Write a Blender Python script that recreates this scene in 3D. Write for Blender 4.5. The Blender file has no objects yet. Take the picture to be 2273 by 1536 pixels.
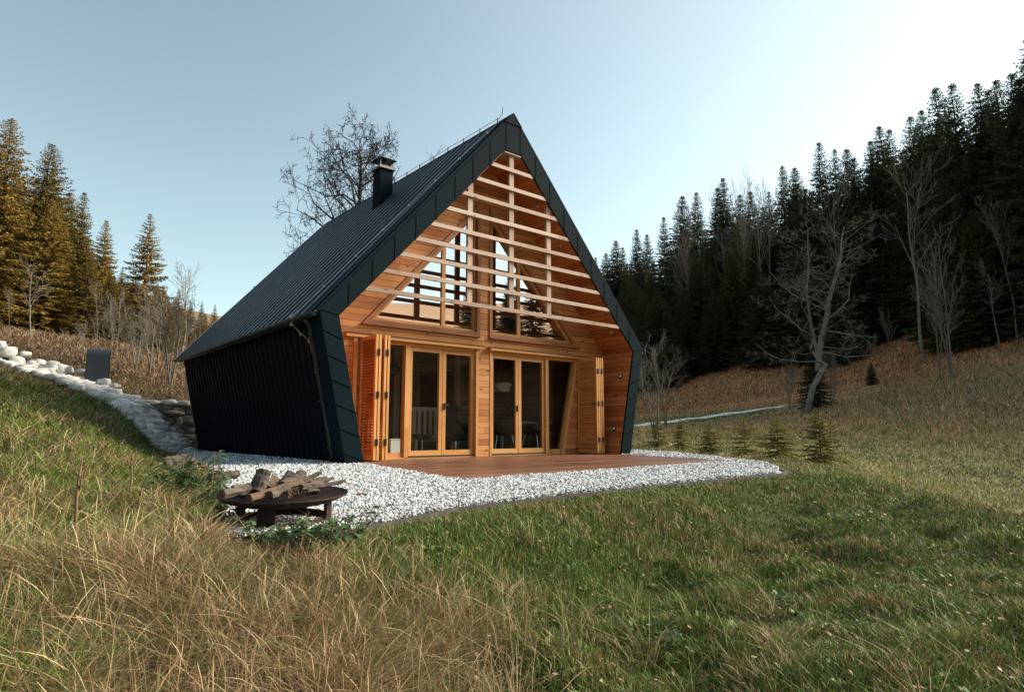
import bpy, bmesh, math, random
import numpy as np
from mathutils import Vector, Matrix
from mathutils.geometry import tessellate_polygon
R = math.radians
SC = bpy.context.scene
COL = SC.collection
random.seed(7)
RNG = np.random.default_rng(11)

# ------------------------------------------------------------------ camera, sky, sun, exposure
CAM = np.array([-8.001, -9.553, 0.517]); YAW = R(39.854); PITCH = R(7.549); FPX = 1426.34
cd = bpy.data.cameras.new("camera"); cam = bpy.data.objects.new("camera", cd); COL.objects.link(cam)
cd.sensor_width = 36.0; cd.sensor_fit = 'HORIZONTAL'; cd.lens = FPX / 2273.0 * 36.0
cd.clip_start = 0.05; cd.clip_end = 3000
cam.location = CAM; cam.rotation_euler = (math.pi / 2 + PITCH, 0, -YAW)
SC.camera = cam
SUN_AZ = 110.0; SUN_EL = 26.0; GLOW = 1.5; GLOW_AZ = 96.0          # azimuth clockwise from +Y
w = bpy.data.worlds.new("World"); SC.world = w; w.use_nodes = True
nt = w.node_tree; bg = nt.nodes['Background']
sky = nt.nodes.new('ShaderNodeTexSky'); sky.sky_type = 'NISHITA'; sky.sun_disc = False
sky.sun_elevation = R(SUN_EL); sky.sun_rotation = R(SUN_AZ); sky.altitude = 700
sky.air_density = 1.0; sky.dust_density = 0.9; sky.ozone_density = 0.35
hs = nt.nodes.new('ShaderNodeHueSaturation'); hs.inputs['Saturation'].default_value = 0.72
# hazy air: a glow lobe added to the sky, also as fill light, towards the low sun behind the right-hand ridge
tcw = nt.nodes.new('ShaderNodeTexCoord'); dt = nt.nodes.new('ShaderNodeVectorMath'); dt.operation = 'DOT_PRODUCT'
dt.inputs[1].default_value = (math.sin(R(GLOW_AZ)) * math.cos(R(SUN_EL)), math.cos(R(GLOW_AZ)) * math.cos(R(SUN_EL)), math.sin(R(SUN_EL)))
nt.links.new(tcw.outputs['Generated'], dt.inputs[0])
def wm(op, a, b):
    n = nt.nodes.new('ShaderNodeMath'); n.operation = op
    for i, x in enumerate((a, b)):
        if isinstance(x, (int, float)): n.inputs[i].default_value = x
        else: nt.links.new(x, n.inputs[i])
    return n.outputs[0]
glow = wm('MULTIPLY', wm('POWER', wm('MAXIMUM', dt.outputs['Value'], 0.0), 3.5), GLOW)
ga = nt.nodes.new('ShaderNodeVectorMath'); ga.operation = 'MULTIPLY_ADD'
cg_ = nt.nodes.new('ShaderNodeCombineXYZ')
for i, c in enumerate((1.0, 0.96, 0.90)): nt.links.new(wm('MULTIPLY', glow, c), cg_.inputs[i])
nt.links.new(sky.outputs[0], hs.inputs['Color'])
vm = nt.nodes.new('ShaderNodeVectorMath'); vm.operation = 'MULTIPLY'; vm.inputs[1].default_value = (0.97, 1.07, 0.93)
nt.links.new(hs.outputs[0], vm.inputs[0])
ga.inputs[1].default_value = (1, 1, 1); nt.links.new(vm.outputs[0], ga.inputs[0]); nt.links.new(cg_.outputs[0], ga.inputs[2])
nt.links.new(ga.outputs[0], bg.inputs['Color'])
bg.inputs['Strength'].default_value = 0.05
sd = bpy.data.lights.new("sun", 'SUN'); sd.energy = 3.6; sd.angle = R(34); sd.color = (1.0, 0.87, 0.69)
sun = bpy.data.objects.new("sun", sd); COL.objects.link(sun)
sdir = Vector((math.sin(R(SUN_AZ)) * math.cos(R(SUN_EL)), math.cos(R(SUN_AZ)) * math.cos(R(SUN_EL)), math.sin(R(SUN_EL))))
sun.rotation_euler = sdir.to_track_quat('Z', 'Y').to_euler(); sun.location = (30, -20, 60)
SC.view_settings.view_transform = 'Standard'; SC.view_settings.look = 'None'
SC.view_settings.exposure = 2.2; SC.view_settings.gamma = 1.0
SC.render.engine = 'CYCLES'
SC.cycles.max_bounces = 6; SC.cycles.diffuse_bounces = 3; SC.cycles.glossy_bounces = 3
SC.cycles.transparent_max_bounces = 12; SC.cycles.use_denoising = True
SC.cycles.caustics_reflective = False; SC.cycles.caustics_refractive = False

# ------------------------------------------------------------------ survey helper: photo pixel + distance -> world
_fw = np.array([math.sin(YAW) * math.cos(PITCH), math.cos(YAW) * math.cos(PITCH), math.sin(PITCH)])
_rt = np.array([math.cos(YAW), -math.sin(YAW), 0.0]); _up = np.cross(_rt, _fw)
def ray(u, v): return _fw + _rt * (u - 1136.5) / FPX - _up * (v - 768.0) / FPX
def at(u, v, d):
    r = ray(u, v); return CAM + r * d / math.hypot(r[0], r[1])
def elev(u, v):
    r = ray(u, v); return r[2] / math.hypot(r[0], r[1])
def azim(u, v=957.0):
    r = ray(u, v); return math.atan2(r[0], r[1])
def on_y(u, v, y):
    r = ray(u, v); return CAM + r * (y - CAM[1]) / r[1]

# ------------------------------------------------------------------ noise in numpy
def _h(ix, iy, s):
    n = (ix * 374761393 + iy * 668265263 + s * 974634777) & 0x7fffffff
    n = ((n ^ (n >> 13)) * 1274126177) & 0x7fffffff
    return ((n ^ (n >> 16)) & 0xffff) / 65535.0
def vnoise(x, y, s=0):
    x = np.asarray(x, float); y = np.asarray(y, float)
    ix = np.floor(x).astype(np.int64); iy = np.floor(y).astype(np.int64); fx = x - ix; fy = y - iy
    fx = fx * fx * (3 - 2 * fx); fy = fy * fy * (3 - 2 * fy)
    a = _h(ix, iy, s); b = _h(ix + 1, iy, s); c = _h(ix, iy + 1, s); d = _h(ix + 1, iy + 1, s)
    return (a * (1 - fx) + b * fx) * (1 - fy) + (c * (1 - fx) + d * fx) * fy
def fbm(x, y, s=0, o=4):
    t = 0; a = .5; f = 1.0
    for i in range(o):
        t = t + a * vnoise(x * f, y * f, s + i * 17); a *= .5; f *= 2.03
    return t / (1 - .5 ** o)
def sstep(a, b, x):
    t = np.clip((x - a) / (b - a), 0, 1); return t * t * (3 - 2 * t)

# ------------------------------------------------------------------ materials
def newmat(name):
    m = bpy.data.materials.new(name); m.use_nodes = True
    return m, m.node_tree, m.node_tree.nodes['Principled BSDF']
def N(nt, t, **kw):
    n = nt.nodes.new(t)
    for k, v in kw.items():
        if k[0] == '_': setattr(n, k[1:], v)
        else:
            key = int(k[1:]) if k[0] == 'i' and k[1:].isdigit() else k
            n.inputs[key].default_value = v
    return n
def L(nt, a, b): nt.links.new(a, b)
def ramp(nt, fac, stops):
    r = nt.nodes.new('ShaderNodeValToRGB'); e = r.color_ramp.elements
    while len(e) < len(stops): e.new(0.5)
    for i, (p, c) in enumerate(stops): e[i].position = p; e[i].color = (*c, 1)
    L(nt, fac, r.inputs[0]); return r.outputs[0]
def math_(nt, op, a, b=None, c=None):
    n = nt.nodes.new('ShaderNodeMath'); n.operation = op
    for i, x in enumerate((a, b, c)):
        if x is None: continue
        if isinstance(x, (int, float)): n.inputs[i].default_value = x
        else: L(nt, x, n.inputs[i])
    return n.outputs[0]
def mix(nt, fac, a, b, mode='MIX'):
    n = nt.nodes.new('ShaderNodeMix'); n.data_type = 'RGBA'; n.blend_type = mode
    for s, x in ((n.inputs[0], fac), (n.inputs[6], a), (n.inputs[7], b)):
        if isinstance(x, (int, float)): s.default_value = x
        elif isinstance(x, tuple): s.default_value = (*x, 1)
        else: L(nt, x, s)
    return n.outputs[2]
def bump(nt, p, h, strength=.4, dist=.01):
    b = N(nt, 'ShaderNodeBump', Strength=strength, Distance=dist); L(nt, h, b.inputs['Height']); L(nt, b.outputs[0], p.inputs['Normal'])

def wood(name, dark, mid, light, pw=.125, rough=.65, knots=True, gap=.04, grain=1.0):
    """planks along U, pw metres wide across V (UV is in metres)"""
    m, nt, p = newmat(name)
    uv = nt.nodes.new('ShaderNodeUVMap'); uv.uv_map = 'UVMap'
    sx = nt.nodes.new('ShaderNodeSeparateXYZ'); L(nt, uv.outputs[0], sx.inputs[0]); u, v = sx.outputs[0], sx.outputs[1]
    oi = nt.nodes.new('ShaderNodeObjectInfo')
    q = math_(nt, 'DIVIDE', v, pw); pid = math_(nt, 'FLOOR', q); fr = math_(nt, 'FRACT', q)
    wn0 = nt.nodes.new('ShaderNodeTexWhiteNoise'); wn0.noise_dimensions = '1D'; L(nt, pid, wn0.inputs['W'])
    # boards butt-jointed every ~3 m
    uo = math_(nt, 'ADD', u, math_(nt, 'MULTIPLY', wn0.outputs[0], 3.1))
    bid = math_(nt, 'FLOOR', math_(nt, 'DIVIDE', uo, 3.1))
    wn = nt.nodes.new('ShaderNodeTexWhiteNoise'); wn.noise_dimensions = '2D'
    cb = nt.nodes.new('ShaderNodeCombineXYZ'); L(nt, pid, cb.inputs[0]); L(nt, bid, cb.inputs[1]); L(nt, cb.outputs[0], wn.inputs['Vector'])
    cg = nt.nodes.new('ShaderNodeCombineXYZ')
    L(nt, math_(nt, 'MULTIPLY', uo, 1.3), cg.inputs[0]); L(nt, math_(nt, 'MULTIPLY', v, 34.0), cg.inputs[1])
    L(nt, math_(nt, 'ADD', math_(nt, 'MULTIPLY', wn.outputs[0], 31.0), oi.outputs['Random']), cg.inputs[2])
    n1 = N(nt, 'ShaderNodeTexNoise', Scale=1.6, Detail=5.0, Roughness=.6, Distortion=.6); L(nt, cg.outputs[0], n1.inputs['Vector'])
    n2 = N(nt, 'ShaderNodeTexNoise', Scale=.8, Detail=3.0); L(nt, uv.outputs[0], n2.inputs['Vector'])
    f = math_(nt, 'ADD', math_(nt, 'MULTIPLY', wn.outputs[0], .45), math_(nt, 'MULTIPLY', n1.outputs[0], .5 * grain))
    f = math_(nt, 'ADD', f, math_(nt, 'MULTIPLY', math_(nt, 'SUBTRACT', n2.outputs[0], .5), .5))
    c = ramp(nt, f, [(.12, dark), (.45, mid), (.85, light)])
    if knots:
        ck = nt.nodes.new('ShaderNodeCombineXYZ'); L(nt, math_(nt, 'MULTIPLY', uo, 3.0), ck.inputs[0]); L(nt, math_(nt, 'MULTIPLY', v, 7.0), ck.inputs[1]); L(nt, wn.outputs[0], ck.inputs[2])
        vo = N(nt, 'ShaderNodeTexVoronoi', Scale=1.0, Randomness=1.0); L(nt, ck.outputs[0], vo.inputs['Vector'])
        k = math_(nt, 'SUBTRACT', 1.0, math_(nt, 'MULTIPLY', math_(nt, 'SUBTRACT', vo.outputs['Distance'], .085), 14.0)); k = math_(nt, 'MINIMUM', math_(nt, 'MAXIMUM', k, 0.0), .85)
        c = mix(nt, k, c, (dark[0] * .25, dark[1] * .22, dark[2] * .2))
    if gap:
        g = math_(nt, 'LESS_THAN', math_(nt, 'MINIMUM', fr, math_(nt, 'SUBTRACT', 1.0, fr)), gap)
        c = mix(nt, math_(nt, 'MULTIPLY', g, .8), c, (dark[0] * .2, dark[1] * .2, dark[2] * .2))
        h = math_(nt, 'SUBTRACT', math_(nt, 'MULTIPLY', n1.outputs[0], .15), g)
    else: h = math_(nt, 'MULTIPLY', n1.outputs[0], .15)
    bump(nt, p, h, .5, .006)
    L(nt, c, p.inputs['Base Color']); p.inputs['Roughness'].default_value = rough; p.inputs['Specular IOR Level'].default_value = .3
    return m
def plain(name, c, rough=.5, metal=0.0, var=.25, scale=3.0, spec=.5, bmp=0.0):
    m, nt, p = newmat(name)
    tc = nt.nodes.new('ShaderNodeTexCoord'); n = N(nt, 'ShaderNodeTexNoise', Scale=scale, Detail=6.0, Roughness=.6); L(nt, tc.outputs['Object'], n.inputs['Vector'])
    a = tuple(x * (1 - var) for x in c); b = tuple(min(1, x * (1 + var)) for x in c)
    L(nt, ramp(nt, n.outputs[0], [(.3, a), (.7, b)]), p.inputs['Base Color'])
    L(nt, math_(nt, 'ADD', math_(nt, 'MULTIPLY', n.outputs[0], .25), rough - .12), p.inputs['Roughness'])
    p.inputs['Metallic'].default_value = metal; p.inputs['Specular IOR Level'].default_value = spec
    if bmp: bump(nt, p, n.outputs[0], bmp, .01)
    return m
def stone(name, stops, scale=4.0, bmp=.6):
    m, nt, p = newmat(name)
    tc = nt.nodes.new('ShaderNodeTexCoord'); g = nt.nodes.new('ShaderNodeNewGeometry')
    n = N(nt, 'ShaderNodeTexNoise', Scale=scale, Detail=8.0, Roughness=.65); L(nt, tc.outputs['Object'], n.inputs['Vector'])
    f = math_(nt, 'ADD', math_(nt, 'MULTIPLY', n.outputs[0], .6), math_(nt, 'MULTIPLY', g.outputs['Random Per Island'], .5))
    L(nt, ramp(nt, f, stops), p.inputs['Base Color']); p.inputs['Roughness'].default_value = .9
    bump(nt, p, n.outputs[0], bmp, .02); return m
def colattr(name, rough=.7, trans=0.0, noise=.0, spec=.25):
    """colour from the mesh attribute Col, plus leaf translucency"""
    m, nt, p = newmat(name)
    a = nt.nodes.new('ShaderNodeAttribute'); a.attribute_name = 'Col'; c = a.outputs['Color']
    if noise:
        tc = nt.nodes.new('ShaderNodeTexCoord'); n = N(nt, 'ShaderNodeTexNoise', Scale=9.0, Detail=8.0, Roughness=.7); L(nt, tc.outputs['Object'], n.inputs['Vector'])
        n2 = N(nt, 'ShaderNodeTexNoise', Scale=60.0, Detail=4.0, Roughness=.7); L(nt, tc.outputs['Object'], n2.inputs['Vector'])
        f = math_(nt, 'ADD', math_(nt, 'MULTIPLY', n.outputs[0], noise * 2), 1 - noise)
        f = math_(nt, 'MULTIPLY', f, math_(nt, 'ADD', math_(nt, 'MULTIPLY', n2.outputs[0], noise * 2), 1 - noise))
        cc = nt.nodes.new('ShaderNodeCombineColor')
        for i in range(3): L(nt, f, cc.inputs[i])
        c = mix(nt, 1.0, c, cc.outputs[0], 'MULTIPLY'); bump(nt, p, n2.outputs[0], .8, .05)
    L(nt, c, p.inputs['Base Color']); p.inputs['Roughness'].default_value = rough; p.inputs['Specular IOR Level'].default_value = spec
    if trans:
        t = nt.nodes.new('ShaderNodeBsdfTranslucent'); L(nt, c, t.inputs[0]); ms = nt.nodes.new('ShaderNodeMixShader'); ms.inputs[0].default_value = trans
        L(nt, p.outputs[0], ms.inputs[1]); L(nt, t.outputs[0], ms.inputs[2]); L(nt, ms.outputs[0], nt.nodes['Material Output'].inputs[0])
    return m
def foliage(name, stops, trans=.25):
    m, nt, p = newmat(name)
    g = nt.nodes.new('ShaderNodeNewGeometry'); oi = nt.nodes.new('ShaderNodeObjectInfo')
    f = math_(nt, 'ADD', math_(nt, 'MULTIPLY', g.outputs['Random Per Island'], .75), math_(nt, 'MULTIPLY', oi.outputs['Random'], .25))
    c = ramp(nt, f, stops); L(nt, c, p.inputs['Base Color']); p.inputs['Roughness'].default_value = .65; p.inputs['Specular IOR Level'].default_value = .25
    t = nt.nodes.new('ShaderNodeBsdfTranslucent'); L(nt, c, t.inputs[0]); ms = nt.nodes.new('ShaderNodeMixShader'); ms.inputs[0].default_value = trans
    L(nt, p.outputs[0], ms.inputs[1]); L(nt, t.outputs[0], ms.inputs[2]); L(nt, ms.outputs[0], nt.nodes['Material Output'].inputs[0])
    return m
def glass(name, refl, tint, ior=1.5):
    m = bpy.data.materials.new(name); m.use_nodes = True; nt = m.node_tree; nt.nodes.remove(nt.nodes['Principled BSDF'])
    fr = N(nt, 'ShaderNodeFresnel', IOR=ior); gl = N(nt, 'ShaderNodeBsdfGlossy', Roughness=.004, Color=(.95, .97, 1, 1)); tr = N(nt, 'ShaderNodeBsdfTransparent', Color=(*tint, 1))
    ms = nt.nodes.new('ShaderNodeMixShader'); f = math_(nt, 'MINIMUM', math_(nt, 'ADD', fr.outputs[0], refl), 1.0)
    L(nt, f, ms.inputs[0]); L(nt, tr.outputs[0], ms.inputs[1]); L(nt, gl.outputs[0], ms.inputs[2]); L(nt, ms.outputs[0], nt.nodes['Material Output'].inputs[0])
    return m

M = {}
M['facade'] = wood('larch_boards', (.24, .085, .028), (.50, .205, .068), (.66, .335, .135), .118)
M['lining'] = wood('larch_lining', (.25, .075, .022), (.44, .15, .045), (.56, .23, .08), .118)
M['batten'] = wood('weathered_larch', (.21, .135, .098), (.36, .265, .21), (.47, .38, .315), .35, gap=0)
M['frame'] = wood('yellow_larch', (.40, .18, .055), (.58, .29, .095), (.69, .39, .155), .3, .5, False, 0)
M['trim'] = wood('brown_larch', (.18, .07, .03), (.30, .13, .055), (.42, .20, .09), .3, .5, False, 0)
M['louvre'] = wood('red_larch', (.34, .10, .035), (.50, .17, .055), (.62, .25, .09), .3, .55, False, 0)
M['louvre2'] = wood('tan_larch', (.36, .15, .05), (.52, .24, .085), (.62, .32, .12), .3, .55, False, 0)
M['deck'] = wood('deck_boards', (.06, .026, .014), (.15, .068, .036), (.26, .135, .078), .14, .42, False, .06)
M['room'] = wood('pale_room_boards', (.12, .10, .07), (.20, .165, .115), (.28, .23, .17), .12, .6)
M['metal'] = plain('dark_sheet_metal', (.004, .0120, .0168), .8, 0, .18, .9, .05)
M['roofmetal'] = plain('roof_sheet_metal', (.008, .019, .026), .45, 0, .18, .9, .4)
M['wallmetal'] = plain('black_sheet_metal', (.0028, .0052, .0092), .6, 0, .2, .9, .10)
M['seam'] = plain('black_seam', (.0015, .003, .004), .9, 0, .1, 3, .03)
M['gutter'] = plain('gutter_metal', (.012, .014, .016), .4, 0, .2)
M['zinc'] = plain('zinc_wire', (.55, .56, .56), .35, .8, .1)
M['steel'] = plain('stainless_cowl', (.16, .155, .15), .4, .9, .2)
M['capstone'] = plain('concrete_cap', (.26, .255, .24), .8, 0, .2, 8)
M['black'] = plain('black_iron', (.008, .008, .009), .5, 0, .2)
M['fabric'] = plain('black_shell', (.012, .011, .012), .7, 0, .2)
M['chrome'] = plain('chrome_leg', (.6, .6, .6), .25, 1, .05)
M['white'] = plain('white_paint', (.72, .74, .72), .5, 0, .06)
M['palewood'] = plain('pale_painted_wood', (.48, .46, .38), .55, 0, .1)
M['rust'] = plain('rusty_steel', (.026, .012, .010), .75, .2, .5, 14, .3, .3)
M['hood'] = plain('blue_grey_steel', (.035, .05, .065), .4, .3, .15, 2)
M['lamp'] = plain('lamp_glass', (.8, .78, .72), .3, 0, .02)
M['glass_up'] = glass('coated_glass', .62, (.55, .56, .55))
M['glass_door'] = glass('door_glass', 0.0, (.90, .92, .90), 1.28)
M['cop'] = stone('pale_limestone', [(.2, (.26, .25, .22)), (.5, (.52, .51, .475)), (.85, (.72, .71, .68))], 5.0)
M['wallstone'] = stone('wall_stone', [(.2, (.10, .085, .07)), (.5, (.24, .21, .17)), (.85, (.40, .36, .31))], 3.0)
M['bark'] = stone('log_bark', [(.25, (.018, .013, .010)), (.55, (.055, .042, .034)), (.85, (.17, .135, .11))], 14.0, 1.0)
M['peeled'] = stone('peeled_log', [(.25, (.03, .018, .01)), (.55, (.085, .048, .025)), (.85, (.14, .09, .052))], 5.0, .6)
M['logend'] = plain('split_wood', (.11, .075, .052), .85, 0, .35, 22, .2, .4)
M['trunk'] = plain('spruce_bark', (.055, .04, .03), .9, 0, .4, 5, .2, .5)
M['greybark'] = plain('grey_bark', (.165, .16, .14), .9, 0, .4, 3, .2, .5)
M['darkbark'] = plain('dark_bark', (.035, .03, .028), .9, 0, .4, 3, .2, .5)
M['tanbark'] = plain('tan_bark', (.15, .13, .105), .9, 0, .4, 3, .2, .5)
M['needle'] = foliage('spruce_needles', [(.1, (.026, .043, .024)), (.5, (.060, .083, .043)), (.9, (.098, .118, .060))])
M['needle_suntint'] = foliage('sun_tinted_needles', [(.1, (.028, .040, .014)), (.5, (.15, .12, .032)), (.88, (.44, .29, .058))], .35)  # golden sunlight painted into the needle colour of the left spruces
M['needle_m'] = foliage('mid_green_needles', [(.1, (.032, .048, .018)), (.5, (.075, .098, .036)), (.9, (.13, .145, .055))])
M['needle_y'] = foliage('young_spruce_needles', [(.1, (.09, .105, .028)), (.5, (.23, .22, .062)), (.9, (.36, .31, .095))])
M['leaf'] = foliage('nettle_leaves', [(.1, (.025, .06, .02)), (.5, (.05, .11, .035)), (.9, (.10, .17, .06))])
M['twig'] = plain('dry_stem', (.14, .09, .05), .9, 0, .4)
M['grass'] = colattr('grass_blades', .6, .16)
M['ground'] = colattr('ground_soil', .95, 0, .35)
M['pebble'] = colattr('white_gravel', .85, 0, 0, .3)
M['gravelbed'] = stone('gravel_bed', [(.2, (.05, .055, .06)), (.5, (.16, .17, .18)), (.8, (.36, .38, .39))], 30.0, 1.0)  # bed colour darkened to paint shade into the gaps between stones
M['kerb'] = plain('kerb_timber', (.05, .047, .042), .85, 0, .4, 6, .3, .5)
M['path'] = plain('pale_gravel_path', (.80, .74, .60), .95, 0, .3, 6, .2, .4)

# ------------------------------------------------------------------ mesh helpers
class MB:
    def __init__(s): s.v = []; s.f = []; s.uv = []; s.mi = []
    def poly(s, pts, d=None, off=(0, 0), mi=0):
        """one face; d = board direction for the UV"""
        b = len(s.v); pts = [Vector(p) for p in pts]; s.v += pts; s.f.append(tuple(range(b, b + len(pts)))); s.mi.append(mi)
        n = Vector((0, 0, 0))
        for i in range(len(pts)): n += (pts[i] - pts[0]).cross(pts[(i + 1) % len(pts)] - pts[0])
        if n.length < 1e-12: n = Vector((0, 0, 1))
        n.normalize()
        d = Vector(d) if d is not None else Vector((1, 0, 0))
        if abs(d.dot(n)) > .95: d = Vector((0, 0, 1)) if abs(n.z) < .9 else Vector((1, 0, 0))
        d = (d - n * d.dot(n)).normalized(); e = n.cross(d)
        if e.z < -1e-6 or (abs(e.z) < 1e-6 and e.x + e.y < 0): e = -e
        s.uv += [(p.dot(d) + off[0], p.dot(e) + off[1]) for p in pts]
    def hexa(s, P, d=None, off=None, mi=0):
        """P: 8 corners, bottom 4 ccw then top 4"""
        if off is None: off = (random.uniform(0, 50), random.uniform(0, 50))
        for q in ((3, 2, 1, 0), (4, 5, 6, 7), (0, 1, 5, 4), (1, 2, 6, 5), (2, 3, 7, 6), (3, 0, 4, 7)): s.poly([P[i] for i in q], d, off, mi)
    def box(s, x0, x1, y0, y1, z0, z1, d=None, mi=0, off=None):
        if d is None:
            a = (x1 - x0, y1 - y0, z1 - z0); k = a.index(max(a)); d = [(1, 0, 0), (0, 1, 0), (0, 0, 1)][k]
        s.hexa([(x0, y0, z0), (x1, y0, z0), (x1, y1, z0), (x0, y1, z0), (x0, y0, z1), (x1, y0, z1), (x1, y1, z1), (x0, y1, z1)], d, off, mi)
    def beam(s, a, b, wd, ht, upv=(0, 0, 1), mi=0):
        """rectangular bar from a to b"""
        a = Vector(a); b = Vector(b); t = (b - a).normalized(); u = Vector(upv); u = (u - t * u.dot(t)).normalized(); r = t.cross(u)
        r = r * wd / 2; u = u * ht / 2
        s.hexa([a - r - u, a + r - u, b + r - u, b - r - u, a - r + u, a + r + u, b + r + u, b - r + u], t, None, mi)
    def tube(s, pts, rad, n=6, cap=True, mi=0):
        pts = [Vector(p) for p in pts]; k = len(pts)
        if not hasattr(rad, '__len__'): rad = [rad] * k
        b = len(s.v); ref = None
        for i, p in enumerate(pts):
            t = (pts[min(i + 1, k - 1)] - pts[max(i - 1, 0)]).normalized()
            if ref is None: ref = t.orthogonal().normalized()
            ref = (ref - t * ref.dot(t))
            if ref.length < 1e-6: ref = t.orthogonal()
            ref.normalize(); q = t.cross(ref)
            for j in range(n):
                a = 2 * math.pi * j / n; s.v.append(p + (ref * math.cos(a) + q * math.sin(a)) * rad[i])
        for i in range(k - 1):
            for j in range(n):
                s.f.append((b + i * n + j, b + i * n + (j + 1) % n, b + (i + 1) * n + (j + 1) % n, b + (i + 1) * n + j)); s.mi.append(mi)
                s.uv += [(i, j), (i, j + 1), (i + 1, j + 1), (i + 1, j)]
        if cap:
            for fc in (tuple(b + j for j in reversed(range(n))), tuple(b + (k - 1) * n + j for j in range(n))):
                s.f.append(fc); s.mi.append(mi); s.uv += [(0, 0)] * n
    def lathe(s, prof, c=(0, 0, 0), n=24, mi=0, axis=None):
        """prof: list of (r, z)"""
        b = len(s.v); c = Vector(c); rot = Matrix.Identity(3) if axis is None else Vector((0, 0, 1)).rotation_difference(Vector(axis)).to_matrix()
        for r, z in prof:
            for j in range(n):
                a = 2 * math.pi * j / n; s.v.append(c + rot @ Vector((r * math.cos(a), r * math.sin(a), z)))
        for i in range(len(prof) - 1):
            for j in range(n):
                s.f.append((b + i * n + j, b + i * n + (j + 1) % n, b + (i + 1) * n + (j + 1) % n, b + (i + 1) * n + j)); s.mi.append(mi); s.uv += [(0, 0)] * 4
    def prism(s, poly, fn, d=None, off=None, mi=0):
        """poly: 2-D outline; fn(p, k) -> 3-D point for end k (0 / 1)"""
        if off is None: off = (random.uniform(0, 50), random.uniform(0, 50))
        A = [fn(p, 0) for p in poly]; B = [fn(p, 1) for p in poly]; n = len(poly)
        s.poly(A[::-1], d, off, mi); s.poly(B, d, off, mi)
        for i in range(n): s.poly([A[i], A[(i + 1) % n], B[(i + 1) % n], B[i]], d, off, mi)
    def ring(s, outer, inner, y0, y1, d=None, mi=0):
        """frame between two outlines (x, z) of the same corner count, from y0 (front) to y1"""
        n = len(outer)
        for i in range(n):
            j = (i + 1) % n; o0, o1, i0, i1 = outer[i], outer[j], inner[i], inner[j]
            dd = d or (o1[0] - o0[0], 0, o1[1] - o0[1]); off = (random.uniform(0, 50), random.uniform(0, 50))
            P = lambda p, y: (p[0], y, p[1])
            s.poly([P(o0, y0), P(o1, y0), P(i1, y0), P(i0, y0)], dd, off, mi)
            s.poly([P(i0, y1), P(i1, y1), P(o1, y1), P(o0, y1)], dd, off, mi)
            s.poly([P(o0, y1), P(o1, y1), P(o1, y0), P(o0, y0)], dd, off, mi)
            s.poly([P(i0, y0), P(i1, y0), P(i1, y1), P(i0, y1)], dd, off, mi)
    def mesh(s, name, mats, smooth=False):
        me = bpy.data.meshes.new(name); me.from_pydata([tuple(v) for v in s.v], [], s.f)
        for m in (mats if isinstance(mats, (list, tuple)) else [mats]): me.materials.append(m)
        me.polygons.foreach_set('material_index', s.mi)
        uvl = me.uv_layers.new(name='UVMap'); uvl.data.foreach_set('uv', [c for t in s.uv for c in t])
        if smooth: me.polygons.foreach_set('use_smooth', [True] * len(s.f))
        me.update(); return me
    def obj(s, name, mats, parent=None, smooth=False, bevel=0):
        o = bpy.data.objects.new(name, s.mesh(name, mats, smooth)); COL.objects.link(o)
        if parent is not None: o.parent = parent
        if bevel:
            b = o.modifiers.new('edge', 'BEVEL'); b.width = bevel; b.segments = 1; b.limit_method = 'ANGLE'
        return o
def npmesh(name, V, F3=None, F4=None, mat=None, cols=None, smooth=False):
    """fast mesh from numpy arrays; cols per vertex"""
    me = bpy.data.meshes.new(name); V = np.asarray(V, np.float32)
    n3 = 0 if F3 is None else len(F3); n4 = 0 if F4 is None else len(F4)
    me.vertices.add(len(V)); me.vertices.foreach_set('co', V.ravel())
    me.loops.add(n3 * 3 + n4 * 4); me.polygons.add(n3 + n4)
    li = np.concatenate([np.asarray(x, np.int32).ravel() for x in (F3, F4) if x is not None])
    me.loops.foreach_set('vertex_index', li)
    st = np.concatenate([np.arange(n3) * 3, n3 * 3 + np.arange(n4) * 4]).astype(np.int32)
    me.polygons.foreach_set('loop_start', st)
    if smooth: me.polygons.foreach_set('use_smooth', np.ones(n3 + n4, bool))
    if cols is not None:
        a = me.attributes.new('Col', 'FLOAT_COLOR', 'POINT'); c4 = np.ones((len(V), 4), np.float32); c4[:, :3] = cols
        a.data.foreach_set('color', c4.ravel())
    if mat: me.materials.append(mat)
    me.update(calc_edges=True); me.validate(); return me
def link(name, me, parent=None):
    o = bpy.data.objects.new(name, me); COL.objects.link(o)
    if parent is not None: o.parent = parent
    return o
def empty(name, loc=(0, 0, 0), rz=0.0):
    o = bpy.data.objects.new(name, None); COL.objects.link(o); o.location = loc; o.rotation_euler.z = rz; o.empty_display_size = .2; return o
def tag(o, label=None, cat=None, group=None, kind=None):
    if label: o['label'] = label
    if cat: o['category'] = cat
    if group: o['group'] = group
    if kind: o['kind'] = kind
    return o
def copy_tree(o, parent=None):
    c = o.copy(); COL.objects.link(c)
    if parent is not None: c.parent = parent
    for ch in o.children: copy_tree(ch, c)
    return c

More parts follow.
